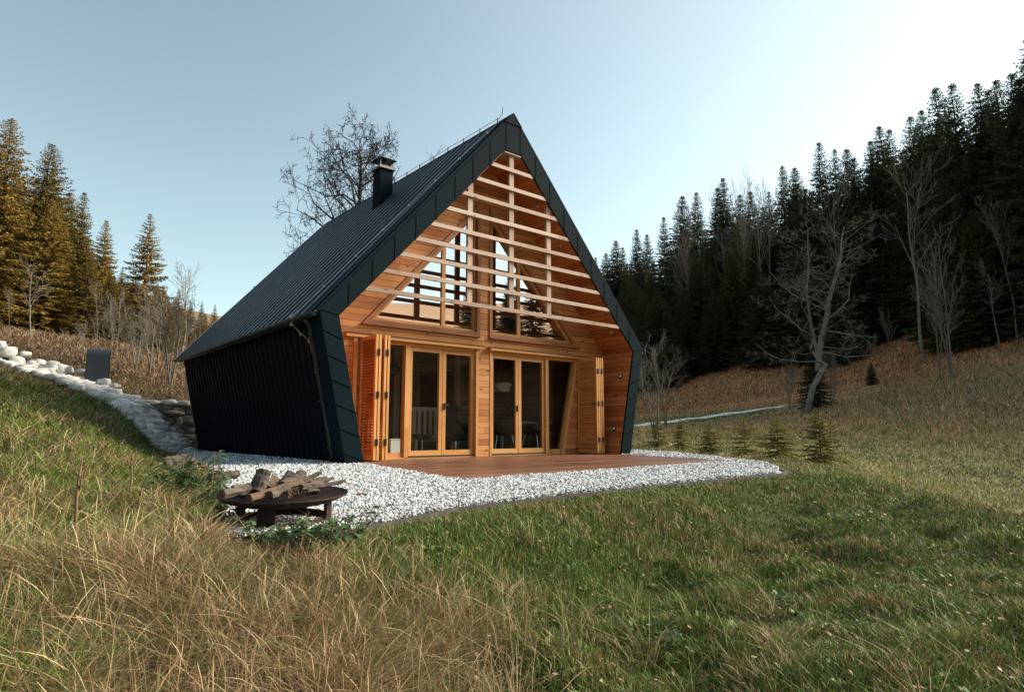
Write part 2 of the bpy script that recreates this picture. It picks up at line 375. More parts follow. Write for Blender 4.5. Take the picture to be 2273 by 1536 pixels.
# ------------------------------------------------------------------ terrain
PAD = [(-4.15, 10.6), (-4.3, 7.2), (-5.35, 1.8), (-5.8, -1.6), (-6.55, -4.6), (-7.0, -6.1), (-6.7, -6.33), (-6.475, -6.295), (-5.36, -5.79),
       (-4.4, -5.66), (-3.0, -5.52), (-1.3, -5.44), (-.1, -5.40), (.45, -5.18), (2.26, -3.86), (5.38, .17), (6.0, 2.1), (6.4, 6.0), (6.4, 10.6)]
def poly_sd(x, y, P):
    """signed distance, negative inside"""
    x = np.asarray(x, float); y = np.asarray(y, float); d = np.full(x.shape, 1e9); ins = np.zeros(x.shape, bool); n = len(P)
    for i in range(n):
        ax, ay = P[i]; bx, by = P[(i + 1) % n]; ex, ey = bx - ax, by - ay
        t = np.clip(((x - ax) * ex + (y - ay) * ey) / (ex * ex + ey * ey), 0, 1)
        d = np.minimum(d, np.hypot(x - ax - t * ex, y - ay - t * ey))
        c = ((ay > y) != (by > y)); xx = np.where(c, (bx - ax) * (y - ay) / (by - ay + 1e-12) + ax, 0); ins ^= c & (x < xx)
    return np.where(ins, -d, d)
CTL = []          # (azimuth, ln distance, slope from the eye)
def cp(u, v, d): CTL.append((azim(u, v), math.log(d), elev(u, v)))
for t in [(0, 1536, 2.3), (570, 1536, 2.3), (1136, 1536, 2.4), (1700, 1536, 2.7), (2273, 1536, 3.0),
          (0, 1350, 3.1), (570, 1350, 3.0), (0, 1200, 4.4), (0, 1050, 6.6), (0, 930, 10), (0, 880, 14), (0, 850, 18), (0, 815, 22),
          (200, 1200, 4.3), (200, 1080, 6.0), (200, 980, 9.0), (200, 928, 13), (200, 905, 17), (200, 884, 20),
          (350, 1150, 4.6), (350, 1075, 6.6), (360, 1030, 9.5), (370, 1012, 13), (520, 1196, 3.5), (420, 1180, 4.1),
          (780, 1172, 3.75), (780, 1300, 3.05), (1136, 1115, 4.95), (1136, 1200, 4.1), (1136, 1320, 3.35), (1450, 1080, 6.7), (1450, 1180, 5.4), (1450, 1330, 4.0),
          (1748, 1060, 9.2), (1700, 1150, 6.8), (1700, 1300, 4.7), (1880, 1075, 8.6), (2080, 1125, 7.6), (2273, 1200, 6.6), (2000, 1250, 5.3), (2273, 1350, 4.5),
          (2273, 1185, 15), (2080, 1105, 15), (2273, 1100, 21), (2000, 1062, 17), (1880, 1045, 15), (1830, 1043, 13.2), (1760, 1030, 12.5), (2273, 1000, 28), (2000, 1000, 27), (1750, 1000, 19),
          (2273, 900, 40), (1850, 965, 31), (1900, 905, 44), (1600, 965, 33), (1500, 985, 24), (1440, 1000, 19.5),
          (1420, 944, 50), (1735, 903, 56), (1600, 922, 53), (2000, 870, 52), (1600, 850, 76), (1700, 800, 84), (2240, 765, 60), (2000, 800, 68), (1800, 830, 76), (1500, 850, 86), (1380, 870, 92),
          (2240, 600, 100), (1900, 660, 118), (1600, 715, 138), (1350, 770, 160), (2240, 560, 260), (1900, 620, 260), (1600, 690, 280), (1350, 745, 300),
          (1130, 900, 60), (1130, 830, 150), (1130, 800, 300), (780, 890, 60), (780, 800, 150), (780, 770, 300),
          (460, 880, 35), (460, 800, 70), (470, 760, 130), (470, 735, 300), (300, 850, 25), (280, 800, 33), (300, 775, 45), (300, 745, 80), (300, 715, 200),
          (60, 775, 27), (60, 762, 33), (60, 740, 48), (60, 650, 85), (60, 600, 200), (400, 880, 22), (1000, 945, 30), (640, 920, 30)]: cp(*t)
for adeg, lst in {-25: [(3, -.05), (8, .06), (20, .10), (50, .16), (120, .24), (300, .26)], -70: [(3, -.06), (8, .02), (20, .08), (50, .15), (120, .24), (300, .26)],
                  -120: [(3, -.2), (8, -.06), (20, .03), (50, .1), (120, .2), (300, .24)], 180: [(3, -.35), (8, -.16), (20, -.08), (50, .02), (110, .15), (300, .2)],
                  145: [(3, -.36), (8, -.2), (20, -.11), (50, .03), (100, .168), (300, .19)], 118: [(3, -.33), (8, -.19), (20, -.1), (50, .05), (95, .175), (300, .21)],
                  95: [(3, -.3), (8, -.16), (20, -.08), (45, .06), (62, .15), (95, .27), (300, .33)]}.items():
    for d, e in lst: CTL.append((R(adeg), math.log(d), e))
for a in range(-180, 180, 30):
    CTL.append((R(a), math.log(1.4), -.72)); CTL.append((R(a), math.log(.5), -2.1))
_c = np.array(CTL); KA = 2.2
def _emb(a, l): return np.stack([KA * np.cos(a), KA * np.sin(a), l], -1)
_P = _emb(_c[:, 0], _c[:, 1]); _D = np.linalg.norm(_P[:, None] - _P[None], axis=-1)
_n = len(_P); _A = np.zeros((_n + 1, _n + 1)); _A[:_n, :_n] = -_D - .0015 * np.eye(_n) * -1; _A[:_n, _n] = 1; _A[_n, :_n] = 1
_W = np.linalg.solve(_A, np.append(_c[:, 2], 0))
def _raw(x, y):
    x = np.asarray(x, float); y = np.asarray(y, float); dx = x - CAM[0]; dy = y - CAM[1]; d = np.maximum(np.hypot(dx, dy), .3); a = np.arctan2(dx, dy)
    Q = _emb(a, np.log(d)).reshape(-1, 3); out = np.empty(len(Q))
    for i in range(0, len(Q), 20000):
        q = Q[i:i + 20000]; out[i:i + 20000] = -np.linalg.norm(q[:, None] - _P[None], axis=-1) @ _W[:_n] + _W[_n]
    return CAM[2] + out.reshape(d.shape) * d
def ground_z(x, y):
    x = np.asarray(x, float); y = np.asarray(y, float); d = np.hypot(x - CAM[0], y - CAM[1])
    z = _raw(x, y) + (fbm(x * .9, y * .9, 3, 3) - .5) * .12 * np.minimum(1, d / 4) + (fbm(x * .22, y * .22, 9, 3) - .5) * .35 * sstep(6, 30, d) + (fbm(x * 2.6, y * 2.6, 41, 2) - .5) * .19 * sstep(14, 7, d)
    s = poly_sd(x, y, PAD); k = sstep(0, 1.3, s)
    z = np.where(s <= 0, -.09, -.06 * (1 - k) + z * k)
    # the retained bank behind the house
    return z
def gz(x, y): return float(ground_z(np.array([x]), np.array([y]))[0])

# ---- what grows where: returns colour (albedo) of the ground / of one blade, and blade height
STRAW = np.array([.335, .245, .135]); STRAW2 = np.array([.225, .132, .072]); GREEN = np.array([.074, .138, .021]); GREEN2 = np.array([.145, .212, .042]); OLIVE = np.array([.165, .155, .042]); PALE = np.array([.44, .36, .21]); BRACK = np.array([.56, .30, .13]); MAUVE = np.array([.46, .345, .19])
WALLTOP = [at(u, v, d) + np.array([0, 0, .06]) for u, v, d in [(396, 1003, 17.1), (345, 952, 17.9), (290, 900, 18.9), (215, 862, 20.2), (120, 832, 21.8), (40, 812, 23.2), (-60, 795, 25)]]
def zones(x, y):
    dx = x - CAM[0]; dy = y - CAM[1]; d = np.hypot(dx, dy); a = np.degrees(np.arctan2(dx, dy)); u = 1136.5 + FPX * np.tan(np.radians(np.clip(a - 39.85, -75, 75)))
    n = fbm(x * .55, y * .55, 21, 4); n2 = fbm(x * 1.9, y * 1.9, 31, 3)
    # wild bank: left of a line that runs down from the fire bowl to the right
    edge = 700 + 330 * sstep(4.2, 2.3, d) + (n2 - .5) * 420 - 900 * sstep(6, 12, d) * (u < 3000) * 0
    wild = sstep(230, -230, u - edge + (fbm(x * 3.1, y * 3.1, 55, 2) - .5) * 500) * sstep(34, 22, d)
    mead = sstep(8.5, 13, d) * sstep(1300, 1500, u)
    upper = sstep(24, 36, d) * (1 - wild)
    brack = sstep(48, 62, d + (n - .5) * 14) * (1 - wild)
    near = sstep(6.2, 3.6, d)
    return d, u, n, n2, wild, mead, upper, brack, near
def blade_mix(x, y, r):
    """probabilities for a palette, picked with r in 0..1"""
    d, u, n, n2, wild, mead, upper, brack, near = zones(x, y)
    c = np.zeros((len(x), 3)); cl = fbm(x * 5.5, y * 5.5, 63, 2) - .5; k = (n - .5) * 1.8 + (n2 - .5) * 1.3 + cl * 1.5
    pw_straw = np.clip(.17 + .12 * near + k * .75, .02, .85); pl_straw = np.clip(.07 + k * .5 + .10 * sstep(5, 2.5, d), .02, .75)
    pm_straw = np.clip(.40 + k * .5, .08, .9); pu_straw = np.clip(.55 + k * .4, .2, .95)
    ps = pl_straw * (1 - wild) + pw_straw * wild; ps = ps * (1 - mead) + pm_straw * mead; ps = ps * (1 - upper) + pu_straw * upper
    q = RNG.random(len(x)); q2 = RNG.random(len(x))[:, None]
    straw = np.where(q2 < .42, STRAW, np.where(q2 < .90, STRAW2, PALE)); straw = straw * (1 - .0 * q2)
    mstraw = np.where(q2 < .6, PALE * 1.15, OLIVE * 2.3); ustraw = np.where(q2 < .5, MAUVE * 1.15, np.where(q2 < .8, BRACK, STRAW * .8))
    s_ = straw * (1 - mead[:, None]) + mstraw * mead[:, None]; s_ = s_ * (1 - upper[:, None]) + ustraw * upper[:, None]
    gw = np.where(q2 < .36, OLIVE, np.where(q2 < .72, GREEN2, GREEN)); gl = np.where(q2 < .52, GREEN, np.where(q2 < .84, GREEN2, OLIVE)); gm = np.where(q2 < .55, np.array([.175, .225, .070]), np.array([.25, .235, .115]))
    gu = np.where(q2 < .4, GREEN2 * .8, MAUVE)
    g_ = gl * (1 - wild[:, None]) + gw * wild[:, None]; g_ = g_ * (1 - mead[:, None]) + gm * mead[:, None]; g_ = g_ * (1 - upper[:, None]) + gu * upper[:, None]
    c = np.where((r < ps)[:, None], s_, g_)
    c = c * (1 - brack[:, None]) + np.where(q2 < .6, BRACK, np.where(q2 < .85, STRAW2 * .8, MAUVE)) * brack[:, None]
    lf = (sstep(800, 450, u) * sstep(17, 24, d))[:, None]; c = c * (1 - lf) + np.where(q2 < .5, [.20, .135, .075], np.where(q2 < .8, [.14, .085, .045], [.30, .22, .13])) * lf  # brown dead grass, darkened to offset the sun on the left field
    vg = (sstep(46, 50, d) * sstep(60, 54, d) * sstep(1380, 1420, u) * sstep(1760, 1650, u))[:, None]
    c = c * (1 - vg) + (GREEN2 * .95) * vg
    return c * (.45 + .95 * RNG.random((len(x), 1)) ** 1.1) * (1 + .5 * cl[:, None]), (r < ps), wild, mead, upper, d, n, n2
def soil(x, y):
    d, u, n, n2, wild, mead, upper, brack, near = zones(x, y)
    lawn = GREEN * .45 + (OLIVE * .35 - GREEN * .35) * np.clip(n * 1.2, 0, 1)[:, None]; wl = np.array([.052, .038, .018]) * (.7 + .6 * n2)[:, None]
    c = lawn * (1 - wild[:, None]) + wl * wild[:, None]
    me = (np.array([.27, .26, .125]) * (.75 + .5 * n2)[:, None]); c = c * (1 - mead[:, None]) + me * mead[:, None]
    c = c * (1 - upper[:, None]) + np.array([.38, .285, .16]) * (.6 + .8 * n)[:, None] * upper[:, None]
    c = c * (1 - brack[:, None]) + np.array([.48, .255, .115]) * (.6 + .8 * n)[:, None] * brack[:, None]
    lf = (sstep(800, 450, u) * sstep(17, 24, d))[:, None]; c = c * (1 - lf) + np.array([.13, .09, .05]) * lf  # soil of the left field darkened too, against the same sun
    return c
def build_terrain():
    nr, na = 330, 560
    rr = np.exp(np.linspace(math.log(.45), math.log(420), nr)); aa = np.linspace(-math.pi, math.pi, na, endpoint=False)
    # finer in front of the camera
    aa = aa + .55 * np.sin(aa - YAW + math.pi)
    A, RR = np.meshgrid(aa, rr); x = (CAM[0] + RR * np.sin(A)).ravel(); y = (CAM[1] + RR * np.cos(A)).ravel(); z = ground_z(x, y)
    x = np.append(x, CAM[0]); y = np.append(y, CAM[1]); z = np.append(z, z[:na].mean() - .02)
    i = np.arange(nr - 1)[:, None] * na; j = np.arange(na)[None]; j1 = (j + 1) % na
    F4 = np.stack([i + j, i + na + j, i + na + j1, i + j1], -1).reshape(-1, 4)[:, ::-1]
    k = np.arange(na); F3 = np.stack([np.full(na, nr * na), (k + 1) % na, k], -1)
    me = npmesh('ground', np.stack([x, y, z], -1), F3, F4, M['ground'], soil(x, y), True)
    o = link('ground', me); o['kind'] = 'structure'; return o
build_terrain()

# ---- grass: every blade is geometry, log-uniform over distance so that cover stays even
def blades(x, y, z, h, wd, col, lean, name, label, heads=None, levels=(0, .38, .72, 1), prof=(1, .85, .55, .06)):
    n = len(x); az = RNG.random(n) * 2 * np.pi; fa = RNG.random(n) * 2 * np.pi
    bx = np.cos(az) * lean * h; by = np.sin(az) * lean * h; wx = np.cos(fa) * wd * .5; wy = np.sin(fa) * wd * .5
    V = []
    for t, p in zip(levels, prof):
        cx_ = x + bx * t ** 1.8; cy_ = y + by * t ** 1.8; cz_ = z + h * (t - .32 * np.minimum(lean, 1.4) * t ** 2.4) - .015 * (t == 0)
        pp = p if heads is None else (p * (1 - heads) + heads * (.35 if t < .8 else (1.5 if t < 1 else .3)))
        V.append(np.stack([cx_ - wx * pp, cy_ - wy * pp, cz_], -1)); V.append(np.stack([cx_ + wx * pp, cy_ + wy * pp, cz_], -1))
    V = np.stack(V, 1); k = V.shape[1]; base = (np.arange(n) * k)[:, None]
    F = np.concatenate([base + np.array([[2 * i, 2 * i + 1, 2 * i + 3, 2 * i + 2]]) for i in range(len(levels) - 1)], 0)
    shade = np.repeat(col, k, 0)
    me = npmesh(name, V.reshape(-1, 3), None, F, M['grass'], shade); o = link(name, me); tag(o, label, 'grass', None, 'stuff'); return o
NOGROW = []
def scatter(n, d0, d1, a0, a1):
    d = np.exp(RNG.uniform(math.log(d0), math.log(d1), n)); a = np.radians(RNG.uniform(a0, a1, n))
    x = CAM[0] + d * np.sin(a); y = CAM[1] + d * np.cos(a)
    s = poly_sd(x, y, PAD); ok = s > .02
    wp = np.array([p[:2] for p in WALLTOP]); ok &= line_d(x, y, wp) > .55
    for (px, py, r) in NOGROW: ok &= np.hypot(x - px, y - py) > r
    return x[ok], y[ok]
def path_mask(x, y): return line_d(x, y, PATHPTS)
def line_d(x, y, P_):
    d = np.full(x.shape, 1e9)
    for (a, b) in zip(P_[:-1], P_[1:]):
        e = b - a; t = np.clip(((x - a[0]) * e[0] + (y - a[1]) * e[1]) / (e @ e), 0, 1); d = np.minimum(d, np.hypot(x - a[0] - t * e[0], y - a[1] - t * e[1]))
    return d
PATHPTS = [at(u, v, d)[:2] for u, v, d in [(1300, 957, 46), (1420, 944, 49), (1520, 930, 52), (1600, 918, 53), (1680, 908, 55), (1735, 902, 56)]]
WALLPTS = [(-4.32, 7.15), (-4.75, 8.1), (-5.35, 9.2), (-6.2, 10.6), (-7.1, 12.2), (-7.9, 13.6), (-8.8, 15.4)]
def trim(x, y, z, h):
    """caps blade heights at a sight line from the camera along the gravel edge"""
    dx = x - CAM[0]; dy = y - CAM[1]; d = np.hypot(dx, dy); a = np.degrees(np.arctan2(dx, dy)); u = 1136.5 + FPX * np.tan(np.radians(np.clip(a - 39.85, -75, 75)))
    us = np.array([-400, 330, 350, 370, 430, 480, 525, 560, 760, 800, 1150, 1450, 1745, 1800, 1830, 4000.]); vs = np.array([0, 600, 985, 1030, 1052, 1072, 1185, 1190, 1180, 1166, 1108, 1072, 1050, 1046, 600, 0.])
    v = np.interp(u, us, vs); e = np.array([elev(a_, b_) for a_, b_ in zip(np.linspace(0, 2273, 60), [957] * 60)])
    dv = (v - 768) / FPX; du = (u - 1136.5) / FPX; rz = _fw[2] + _rt[2] * du - _up[2] * dv; rx = _fw[0] + _rt[0] * du - _up[0] * dv; ry = _fw[1] + _rt[1] * du - _up[1] * dv
    lim = CAM[2] + rz / np.hypot(rx, ry) * d - z; free = (d > np.interp(u, [330, 420, 520, 620, 760, 1150, 1745], [13, 10, 4.2, 4.2, 4.0, 5.2, 9.5])) | (u < 335) | (u > 1815)
    return np.where(free, h, np.minimum(h, np.maximum(lim * RNG.uniform(.55, 1.12, len(x)), 0)))
def build_grass():
    # low cover everywhere
    x, y = scatter(620000, 1.5, 90, -2.5, 82.5)
    ok = path_mask(x, y) > .95; x = x[ok]; y = y[ok]
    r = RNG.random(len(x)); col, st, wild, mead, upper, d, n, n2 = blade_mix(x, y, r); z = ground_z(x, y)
    wallside = np.ones(len(x), bool)
    hl = .028 + .038 * n2; h = hl * (1 - wild) + (.065 + .12 * n) * wild; h = h * (1 - mead) + .07 * mead; h = h * (1 - upper) + np.where(path_mask(x, y) < 7, .05, .2) * upper
    clh = fbm(x * 5.5, y * 5.5, 63, 2) * .6 + fbm(x * 1.7, y * 1.7, 91, 2) * .7
    h = h * (.12 + 1.4 * clh) * RNG.uniform(.5, 1.5, len(x)) * (1 + .25 * (d > 30)) + .0012 * d
    wd = np.maximum(.0030 + .0016 * (1 - wild), .00115 * d) * RNG.uniform(.6, 1.4, len(x))
    lean = RNG.uniform(.2, .95, len(x)) + wild * RNG.uniform(0, .8, len(x))
    h = trim(x, y, z, h); ok = h > .02; x, y, z, h, wd, col, lean, wild, d = (q[ok] for q in (x, y, z, h, wd, col, lean, wild, d))
    sel = wild > .5
    blades(x[sel], y[sel], z[sel], h[sel], wd[sel], col[sel], lean[sel], 'wild_grass', 'mixed olive and straw coloured wild grass covering the left bank')
    s2 = ~sel & (d < 11)
    blades(x[s2], y[s2], z[s2], h[s2], wd[s2], col[s2], lean[s2], 'lawn_grass', 'short green grass on the bank below the gravel edge')
    s3 = ~sel & (d >= 11)
    blades(x[s3], y[s3], z[s3], h[s3], wd[s3], col[s3], lean[s3], 'meadow_grass', 'pale mown meadow and rust brown slope beyond the house')
    # tall dry stalks, thick in the near left, thinning to the right
    x, y = scatter(60000, 1.7, 16, -2.5, 60)
    d, u, n, n2, wild, mead, upper, brack, near = zones(x, y)
    keep = RNG.random(len(x)) < wild * np.clip(.02 + .34 * near + (n - .5) * 1.3 + (n2 - .5) * .8 + .15 * sstep(9, 13, d), 0, 1); x = x[keep]; y = y[keep]; d = d[keep]; near = near[keep]
    q = RNG.random((len(x), 1)); col = np.where(q < .45, STRAW * 1.15, np.where(q < .68, STRAW2 * 1.2, PALE * 1.1)) * RNG.uniform(.7, 1.25, (len(x), 1))
    zz = ground_z(x, y); h = trim(x, y, zz, RNG.uniform(.08, .31, len(x)) * (.75 + .35 * near)); wd = np.maximum(.0021, .0007 * d) * RNG.uniform(.7, 1.2, len(x))
    blades(x, y, zz, h, wd, col, RNG.uniform(.05, 1.2, len(x)), 'dry_grass_stalks', 'tall straw coloured dry grass stalks on the near left bank', (RNG.random(len(x)) < .35).astype(float), (0, .45, .8, .9, 1), (1, .85, .6, .4, .06))
    # tufts of long arching green-straw grass in the foreground right of centre
    tx, ty = scatter(110, 1.8, 4.0, 22, 75); X = []; Y = []
    m = RNG.random(len(tx)) < .45 + .4 * (fbm(tx, ty, 77, 2) - .5); tx = tx[m]; ty = ty[m]
    k = 34; X = np.repeat(tx, k) + RNG.normal(0, .035, len(tx) * k); Y = np.repeat(ty, k) + RNG.normal(0, .035, len(tx) * k)
    tone = np.repeat(RNG.random(len(tx)), k)[:, None]; q = RNG.random((len(X), 1)); col = np.where(tone + (q - .5) * .5 > .55, STRAW * .95, np.where(q < .5, GREEN2, OLIVE)) * RNG.uniform(.7, 1.2, (len(X), 1))
    dd = np.hypot(X - CAM[0], Y - CAM[1])
    blades(X, Y, ground_z(X, Y), RNG.uniform(.10, .30, len(X)), np.maximum(.003, .001 * dd), col, RNG.uniform(.5, 1.5, len(X)), 'grass_tufts', 'arching tufts of half dry grass scattered over the near bank')
build_grass()
def build_low_weeds():
    """broad leaves, dead leaves and little rosettes between the grass"""
    x, y = scatter(2600, 1.8, 14, -2, 82); n = len(x); z = ground_z(x, y); k = 7
    X = np.repeat(x, k); Y = np.repeat(y, k); Z = np.repeat(z, k); dead = np.repeat(RNG.random(n) < .34, k); a = RNG.random(n * k) * 6.283; el_ = RNG.uniform(.1, .9, n * k)
    l = np.where(dead, RNG.uniform(.012, .030, n * k), RNG.uniform(.018, .055, n * k)); X = X + np.where(dead, RNG.normal(0, .16, n * k), 0); Y = Y + np.where(dead, RNG.normal(0, .16, n * k), 0); Z = Z + np.where(dead, RNG.uniform(.015, .05, n * k), .012)
    D = np.stack([np.cos(a) * np.cos(el_), np.sin(a) * np.cos(el_), np.sin(el_)], -1); W_ = np.stack([-np.sin(a), np.cos(a), RNG.normal(0, .25, n * k)], -1); P = np.stack([X, Y, Z], -1); l = l[:, None]
    V = np.stack([P, P + D * l * .5 + W_ * l * .34, P + D * l + np.array([0, 0, -.12]) * l, P + D * l * .5 - W_ * l * .34], 1).reshape(-1, 3)
    q = RNG.random((n * k, 1)); c = np.where(dead[:, None], np.where(q < .5, [.17, .095, .05], [.28, .19, .12]), np.where(q < .6, [.07, .135, .03], [.15, .22, .06])) * RNG.uniform(.7, 1.2, (n * k, 1))
    o = link('low_weeds', npmesh('low_weeds', V, None, np.arange(n * k * 4).reshape(-1, 4), M['grass'], np.repeat(c, 4, 0))); tag(o, 'small broad leaved weeds and dead leaves scattered through the grass', 'weeds', None, 'stuff')
build_low_weeds()

# ---- gravel pad: bed sheet plus loose white stones, timber kerb
def build_gravel():
    mb = MB(); ts = tessellate_polygon([[Vector((x, y, 0)) for x, y in PAD]])
    mb.v = [Vector((x, y, -.03)) for x, y in PAD]; mb.f = [tuple(t) if (Vector(PAD[t[1]] + (0,)) - Vector(PAD[t[0]] + (0,))).cross(Vector(PAD[t[2]] + (0,)) - Vector(PAD[t[0]] + (0,))).z > 0 else tuple(t[::-1]) for t in ts]
    mb.uv = [(0, 0)] * (3 * len(mb.f)); mb.mi = [0] * len(mb.f)
    o = mb.obj('gravel_bed', M['gravelbed']); o['kind'] = 'structure'
    bm = bmesh.new(); protos = []
    for k in range(14):
        bm.clear(); bmesh.ops.create_icosphere(bm, subdivisions=1, radius=1)
        V = np.array([v.co for v in bm.verts]); V *= RNG.uniform(.62, 1.15, (len(V), 1)); V *= np.array([RNG.uniform(.8, 1.3), RNG.uniform(.6, 1.0), RNG.uniform(.45, .8)])
        protos.append((V, np.array([[v.index for v in f.verts] for f in bm.faces])))
    bm.free()
    x = []; y = []
    n = 310000; d = np.exp(RNG.uniform(math.log(3.3), math.log(19.5), n)); a = np.radians(RNG.uniform(6, 62, n)); x = CAM[0] + d * np.sin(a); y = CAM[1] + d * np.cos(a)
    s = poly_sd(x, y, PAD); DK = poly_sd(x, y, DECK); HS = (np.abs(x) < 3.35) & (y > -.02) & (y < 9)
    ok = (s < -.01) & (DK > .02) & ~HS; x = x[ok]; y = y[ok]; d = d[ok]
    r = np.clip(.0032 * d ** .70, .0065, .032) * RNG.uniform(.6, 1.45, len(x)); nz = fbm(x * 2, y * 2, 5, 2)
    Vs = []; Fs = []; Cs = []; o_ = 0; pk = RNG.integers(0, len(protos), len(x))
    for k, (V, F) in enumerate(protos):
        i = np.where(pk == k)[0]; m = len(i); an = RNG.random(m) * 6.283; c, s_ = np.cos(an), np.sin(an)
        tx = RNG.normal(0, .35, m)
        P = V[None] * r[i, None, None]; P = np.stack([P[..., 0], P[..., 1] - P[..., 2] * tx[:, None], P[..., 2] + P[..., 1] * tx[:, None]], -1)
        X = P[..., 0] * c[:, None] - P[..., 1] * s_[:, None] + x[i, None]; Y = P[..., 0] * s_[:, None] + P[..., 1] * c[:, None] + y[i, None]
        Z = P[..., 2] + (-.018 + .014 * nz[i] + RNG.random(m) * .030)[:, None]
        Vs.append(np.stack([X, Y, Z], -1).reshape(-1, 3)); Fs.append((F[None] + (np.arange(m) * len(V))[:, None, None] + o_).reshape(-1, 3)); o_ += m * len(V)
        t = RNG.random(m); base = np.where((t < .16)[:, None], [.12, .135, .15], np.where((t < .19)[:, None], [.24, .18, .12], np.where((t < .52)[:, None], [.40, .425, .45], [.64, .67, .69]))) * RNG.uniform(.85, 1.12, (m, 1))
        Cs.append(np.repeat(base, len(V), 0))
    o = link('gravel', npmesh('gravel', np.concatenate(Vs), np.concatenate(Fs), None, M['pebble'], np.concatenate(Cs)))
    tag(o, 'loose white crushed stone spread round the house and deck', 'gravel', None, 'stuff')
    mb = MB(); pts = PAD[7:15]
    for (a, b) in zip(pts[:-1], pts[1:]): mb.beam((a[0], a[1], -.085), (b[0], b[1], -.085), .03, .15)
    o = mb.obj('garden_edging', M['kerb']); tag(o, 'low grey edging strip holding the front of the white gravel', 'edging')
DECK = [(-3.10, .92), (-3.16, -.15), (-3.88, -3.60), (-3.80, -3.76), (-3.62, -3.82), (2.12, -3.29), (3.09, .0), (3.09, .92)]
build_gravel()
def build_path():
    V = []; n = 60; P = np.array(PATHPTS)
    t = np.linspace(0, len(P) - 1, n); X = np.interp(t, range(len(P)), P[:, 0]); Y = np.interp(t, range(len(P)), P[:, 1])
    tx = np.gradient(X); ty = np.gradient(Y); l = np.hypot(tx, ty); nx = -ty / l; ny = tx / l
    for i in range(n):
        for s in np.linspace(-1, 1, 5):
            wv = .5 + .2 * (vnoise(i * .5, s + 3) - .5); x = X[i] + nx[i] * s * wv; y = Y[i] + ny[i] * s * wv; V.append((x, y, gz(x, y) + .12 - .08 * abs(s) ** 3))
    F = [(i * 5 + j, i * 5 + j + 1, i * 5 + j + 6, i * 5 + j + 5) for i in range(n - 1) for j in range(4)]
    o = link('path', npmesh('path', np.array(V), None, np.array(F), M['path'], None, True)); o['kind'] = 'structure'
build_path()

# ------------------------------------------------------------------ the house
XE, ZE, ZP, XB = 3.96, 2.41, 6.933, 3.4265        # eave, peak, base of the outer outline
XIB, XIE, ZIE, XIT, ZIT = 3.112, 3.6355, 2.35, .21, 6.10
LEN = 9.08; FY = .93
def inner_x(z):                                   # half width of the lined opening at height z
    return XIB + (XIE - XIB) * z / ZIE if z < ZIE else XIE + (XIT - XIE) * (z - ZIE) / (ZIT - ZIE)
def outer_x(z):
    return XB + (XE - XB) * z / ZE if z < ZE else XE * (ZP - z) / (ZP - ZE)
house = empty('cabin', (0, 0, 0)); tag(house, 'dark metal clad gabled cabin with leaning side walls and timber front', 'cabin')

